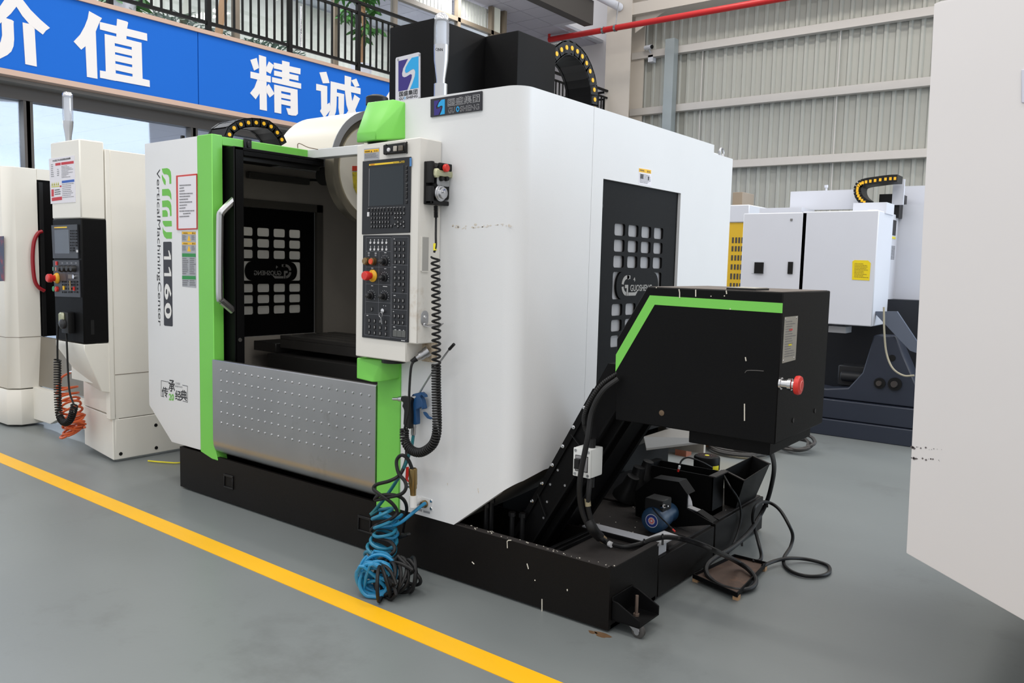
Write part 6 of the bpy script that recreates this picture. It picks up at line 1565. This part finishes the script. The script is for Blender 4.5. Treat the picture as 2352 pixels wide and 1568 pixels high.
# =================================================================== WHITE MACHINE IN THE NEXT ROW
YR = 7.9
fm = thing('white_machine', (-2.2, 8.6, 0), 'white machine with navy base and yellow notice behind the conveyor', 'machine')
def fbox(name, u0, v0, u1, v1, y, dpt, mt, par=None, bevel=0):
    a, b = P(u0, v0, y=y), P(u1, v1, y=y)
    return obj(name, MB().box(a.x, b.x, y, y + dpt, b.z, a.z), mt, par or fm, bevel)
cab = fbox('cabinet_door', 1708, 490, 1839, 760, YR, .08, WHITE2, None, .008)
fbox('lock', 1815, 502, 1820, 507, YR - .006, .006, STEEL, cab)
fbox('switch_recess', 1727, 598, 1754, 628, YR - .004, .004, mat('recess_light', (214, 218, 226), .5), cab)
fbox('rotary_switch', 1733, 602, 1752, 628, YR - .02, .016, BLACKPL, cab)
fbox('handle', 1810, 601, 1819.5, 629, YR - .012, .012, BLACKPL, cab)
obj('cabinet_gap', MB().box(P(1839, 500, y=YR).x, P(1844, 500, y=YR).x, YR + .04, YR + .06, 1.05, 2.12), BLACKPL, fm)
ca2 = fbox('cabinet', 1843.5, 486, 2002, 750, YR, .55, WHITE2, None, .008)
ax = P(2002, 486, y=YR).x
fbox('top_box', 1745, 478, 1840, 500, YR + .25, .4, WHITE2)
fbox('top_box', 1960, 466, 2035, 490, YR + .2, .3, WHITE2)
nt = [P(1958, 600, y=YR - .001), P(1963, 597, y=YR - .001), P(1994, 598, y=YR - .001), P(2000, 604, y=YR - .001), P(1997, 644, y=YR - .001), P(1957, 642, y=YR - .001)]
nb = decal('yellow_notice', nt, mat('notice_yellow', (240, 214, 20), .5), ca2, NF, .002)
lines(nb, P(1962, 638, y=YR - .003), P(1995, 640, y=YR - .003), P(1963, 604, y=YR - .003), 10, mat('notice_print', (150, 130, 40), .6), 4, .4, .5)
# side cabinet facing right
sx = ax
xs_ = sx + .03
obj('side_cabinet', MB().box(sx - .05, xs_, YR + .05, YR + .36, 1.19, 2.13), WHITE2, fm, .004)
obj('side_cabinet_back', MB().box(sx - .05, xs_, YR + .38, YR + .92, 1.12, 2.13), WHITE2, fm, .004)
for u, v in ((2013, 492), (2012, 545), (2011, 563), (2010, 596), (2008, 632), (2006, 700), (2067, 521), (2064, 588), (2061, 653), (2036, 490), (2033, 703)):
    c_ = P(u, v, x=xs_); obj('bolt', MB().lathe(c_, NR, [(0, .014), (.005, .011), (.005, 0)], 8), STEEL, fm)
def sbox(name, u0, v0, u1, v1, mt):
    a, b = P(u0, v0, x=xs_), P(u1, v1, x=xs_)
    return obj(name, MB().box(xs_, xs_ + .004, a.y, b.y, b.z, a.z), mt, fm)
sbox('meter_window', 2044, 503, 2056, 541, BLACKPL)
sbox('yellow_sticker', 2044, 542, 2056, 549, LEMON)
vg = MB(); a, b = P(2040, 562, x=xs_), P(2054, 596, x=xs_)
for i in range(7):
    for j in range(12):
        y_0 = a.y + (b.y - a.y) * i / 7; z_0 = b.z + (a.z - b.z) * j / 12
        vg.box(xs_, xs_ + .002, y_0, y_0 + (b.y - a.y) / 12, z_0, z_0 + (a.z - b.z) / 20)
o = obj('vent_holes', vg, mat('vent_grey', (90, 90, 94), .6), fm); o['kind'] = 'stuff'
fbox('upper_panel', 1816, 440, 1970, 480, YR + .7, .06, WHITE2)
fbox('rear_panel', 2064, 428, 2200, 760, YR + 1.15, .06, WHITE2)
fbox('rear_panel', 2064, 470, 2200, 860, YR + .95, .06, WHITE2)
obj('sensor_post', MB().cyl(P(1898, 440, y=YR + .72), P(1898, 430, y=YR + .72), .01, n=8).cyl(P(1898, 431, y=YR + .72), P(1898, 425, y=YR + .72), .018, n=10), WHITE2, fm)
# energy chain on top
ch = None
pts = smooth_path([P(1988, 466, y=YR + .5), P(1975, 455, y=YR + .5), P(1969, 440, y=YR + .5), P(1972, 425, y=YR + .5), P(1985, 418, y=YR + .5), P(2010, 414, y=YR + .5), P(2040, 410, y=YR + .5), P(2066, 409, y=YR + .5)], 5)
for i in range(0, len(pts) - 2, 2):
    a, b = pts[i], pts[i + 2]; d = (b - a).normalized(); n_ = Vector((-d.z, 0, d.x)) * .035
    mb = MB().prism([a - n_, b - n_, b + n_, a + n_], (0, .22, 0))
    if ch is None: ch = obj('energy_chain', mb, BLACKPL, fm)
    else: obj('link', mb, BLACKPL, ch)
    c_ = a.lerp(b, .5); obj('link_cap', MB().box(c_.x - .011, c_.x + .011, c_.y - .003, c_.y, c_.z - .016, c_.z + .012), CAPYEL, ch)
fbox('dark_column', 2020, 446, 2064, 500, YR + .8, .3, BLACKPL)
fbox('chain_stand', 2052, 412, 2074, 470, YR + .76, .03, WHITE2)
# navy base casting
base = obj('navy_base', MB().box(-3.0, -.9, YR + .02, YR + 1.6, 0, .155), NAVY, fm, .006)
obj('navy_step', MB().box(-3.0, -.9, YR + .06, YR + 1.6, .16, .34), NAVY, fm, .006)
obj('navy_casting', MB().prism([(-3.0, YR + .12, .345), (-.9, YR + .12, .345), (-.9, YR + .12, .52), (-1.5, YR + .12, .52), (-1.72, YR + .12, .98), (-1.9, YR + .12, .98), (-1.98, YR + .12, .62), (-2.1, YR + .12, .46), (-2.3, YR + .12, .43), (-3.0, YR + .12, .5)], (0, .25, 0)), NAVY, fm, .01)
obj('slanted_panel', MB().prism([P(2005, 715, y=YR + .1), P(2060, 715, y=YR + .1), P(2110, 790, y=YR + .1), P(2110, 812, y=YR + .1), P(2090, 805, y=YR + .1)], (0, .04, 0)), mat('navy_light', (92, 100, 116), .45), fm)
obj('casting_rear', MB().box(-3.0, -.9, YR + .7, YR + 1.5, .3, 1.3), mat('navy_dark', (26, 30, 38), .6), fm)
for u, v, r_ in ((2055, 882, .06), (2020, 880, .05)):
    q = P(u, v, y=YR + .1); obj('casting_pocket', MB().cyl(q, q + Vector((0, .03, 0)), r_, n=18), BLACKPL, fm); obj('pocket_bolt', MB().cyl(q + Vector((-.005, -.02, 0)), q, r_ * .5, n=12), mat('grimy_steel', (90, 86, 84), .4, .6), fm)
q = P(2049, 822, y=YR + .115); obj('casting_hole', MB().cyl(q, q + Vector((0, .01, 0)), .03, n=14), BLACKPL, fm)
q = P(1965, 862, y=YR + .4)
obj('drive_unit', MB().box(q.x - .14, q.x + .14, YR + .3, YR + .5, q.z - .1, q.z + .1).cyl((q.x - .1, YR + .28, q.z), (q.x + .1, YR + .28, q.z), .05, n=14), mat('machine_dark', (32, 34, 38), .5), fm, .01)
obj('side_hose', MB().tube(smooth_path([P(2030, 705, y=YR + .02), P(2031, 760, y=YR + .02), P(2036, 810, y=YR + .02), P(2050, 845, y=YR), P(2075, 862, y=YR), P(2100, 862, y=YR)], 6), .009, 7), mat('hose_beige', (166, 160, 140), .5), fm)
obj('floor_frame', MB().box(P(1896, 750, y=YR).x, P(1936, 750, y=YR).x, YR + .1, YR + .3, .98, 1.04), mat('plate_pale', (170, 172, 176), .5), fm)

# =================================================================== YELLOW MACHINE FURTHER BACK
yw = thing('yellow_machine', (-4.0, 9.8, 0), 'yellow machine cover with slotted vents behind the side panel', 'machine')
YY = 9.5
yx0, yx1 = P(1660, 510, y=YY).x, P(1707, 510, y=YY).x
zs_ = [P(1690, v, y=YY).z for v in (545, 558, 565, 577, 586, 598, 607, 619, 628, 641, 650, 661)]
mb = MB(); zc_ = 2.12
obj('yellow_panel', MB().box(yx0, yx1, YY, YY + .04, 0, 2.12), mat('machine_yellow', (222, 180, 36), .45, vary=.05), yw)
for k in range(6):
    zt__, zb__ = zs_[2 * k], zs_[2 * k + 1]
    for u in (1681, 1688.5, 1695.5, 1702.5):
        c_ = P(u, 600, y=YY).x; obj('vent_slot', MB().box(c_ - .011, c_ + .011, YY - .004, YY, zb__, zt__), mat('vent_dark', (70, 66, 62), .6), yw)
obj('white_top', MB().box(yx0, P(1723, 470, y=YY).x, YY - .02, YY + 1.2, 2.12, 2.33), WHITE2, yw, .01)
obj('body', MB().box(yx0 - .4, yx1 - .02, YY + .04, YY + 1.2, 0, 2.1), mat('machine_yellow', (222, 180, 36)), yw)
o = obj('cardboard_box', MB().box(P(1683, 442, y=10.4).x, P(1706, 442, y=10.4).x, 10.4, 10.8, 2.331, P(1695, 441, y=10.4).z), mat('cardboard', (150, 138, 124), .8), None, .004)
tag(o, 'small brown cardboard box on top of the yellow machine', 'box')

# =================================================================== PALLET AND CABLES BEYOND THE TANK
pt = thing('wooden_pallet', (-3.05, 6.5, 0), 'wooden pallet with a red board on the floor behind the tank', 'pallet')
q0, q1 = P(1557, 1046, z=0), P(1620, 1032, z=0)
for k, (yy, mt_) in enumerate(((6.14, WOODRED), (6.62, WOOD), (7.1, WOOD))):
    for xx in (-3.9, -3.4, -2.95):
        obj('block', MB().box(xx, xx + .1, yy, yy + .1, 0, .1), mt_, pt)
    obj('bottom_board', MB().box(-3.95, -2.83, yy, yy + .1, .1, .118), WOOD, pt)
for k in range(6):
    obj('deck_board', MB().box(-3.9 + .19 * k, -3.9 + .19 * k + .14, 6.1, 7.25, .118, .136), WOOD, pt)
o = obj('red_board', MB().box(-3.5, -2.9, 6.2, 6.9, .137, .157), mat('board_red', (160, 60, 44), .6)); tag(o, 'red board lying on the wooden pallet', 'board')
o = obj('paper_sheet', MB().box(-3.3, -2.95, 6.45, 6.9, .158, .164), mat('paper_old', (190, 180, 170), .7)); tag(o, 'pale sheet lying on the red board', 'sheet')
for k, (u, v, r_, n_) in enumerate(((1700, 1030, .24, 5), (1835, 1028, .12, 4))):
    c_ = P(u, v, z=.03); rd = random.Random(k)
    t_ = thing('cable_coil', tuple(P(u, v, z=0)), ['large coil of grey cable on the floor under the conveyor head', 'small looped black cable on the floor near the navy base'][k], 'cable')
    pts = []
    for i in range(n_):
        cx_, cy_ = c_.x + rd.uniform(-.05, .05), c_.y + rd.uniform(-.05, .05); r2 = r_ * rd.uniform(.85, 1.1)
        tl = rd.uniform(.1, .5) if k else rd.uniform(0, .12)
        pts += [Vector((cx_ + r2 * math.cos(a), cy_ + r2 * math.sin(a), .02 + .018 * i * .5 + tl * r2 * (1 + math.sin(a)))) for a in [j * .5236 for j in range(12)]]
    obj('cable', MB().tube(smooth_path(pts, 3), .013, 7), mat('cable_grey', (58, 56, 55), .6), t_)
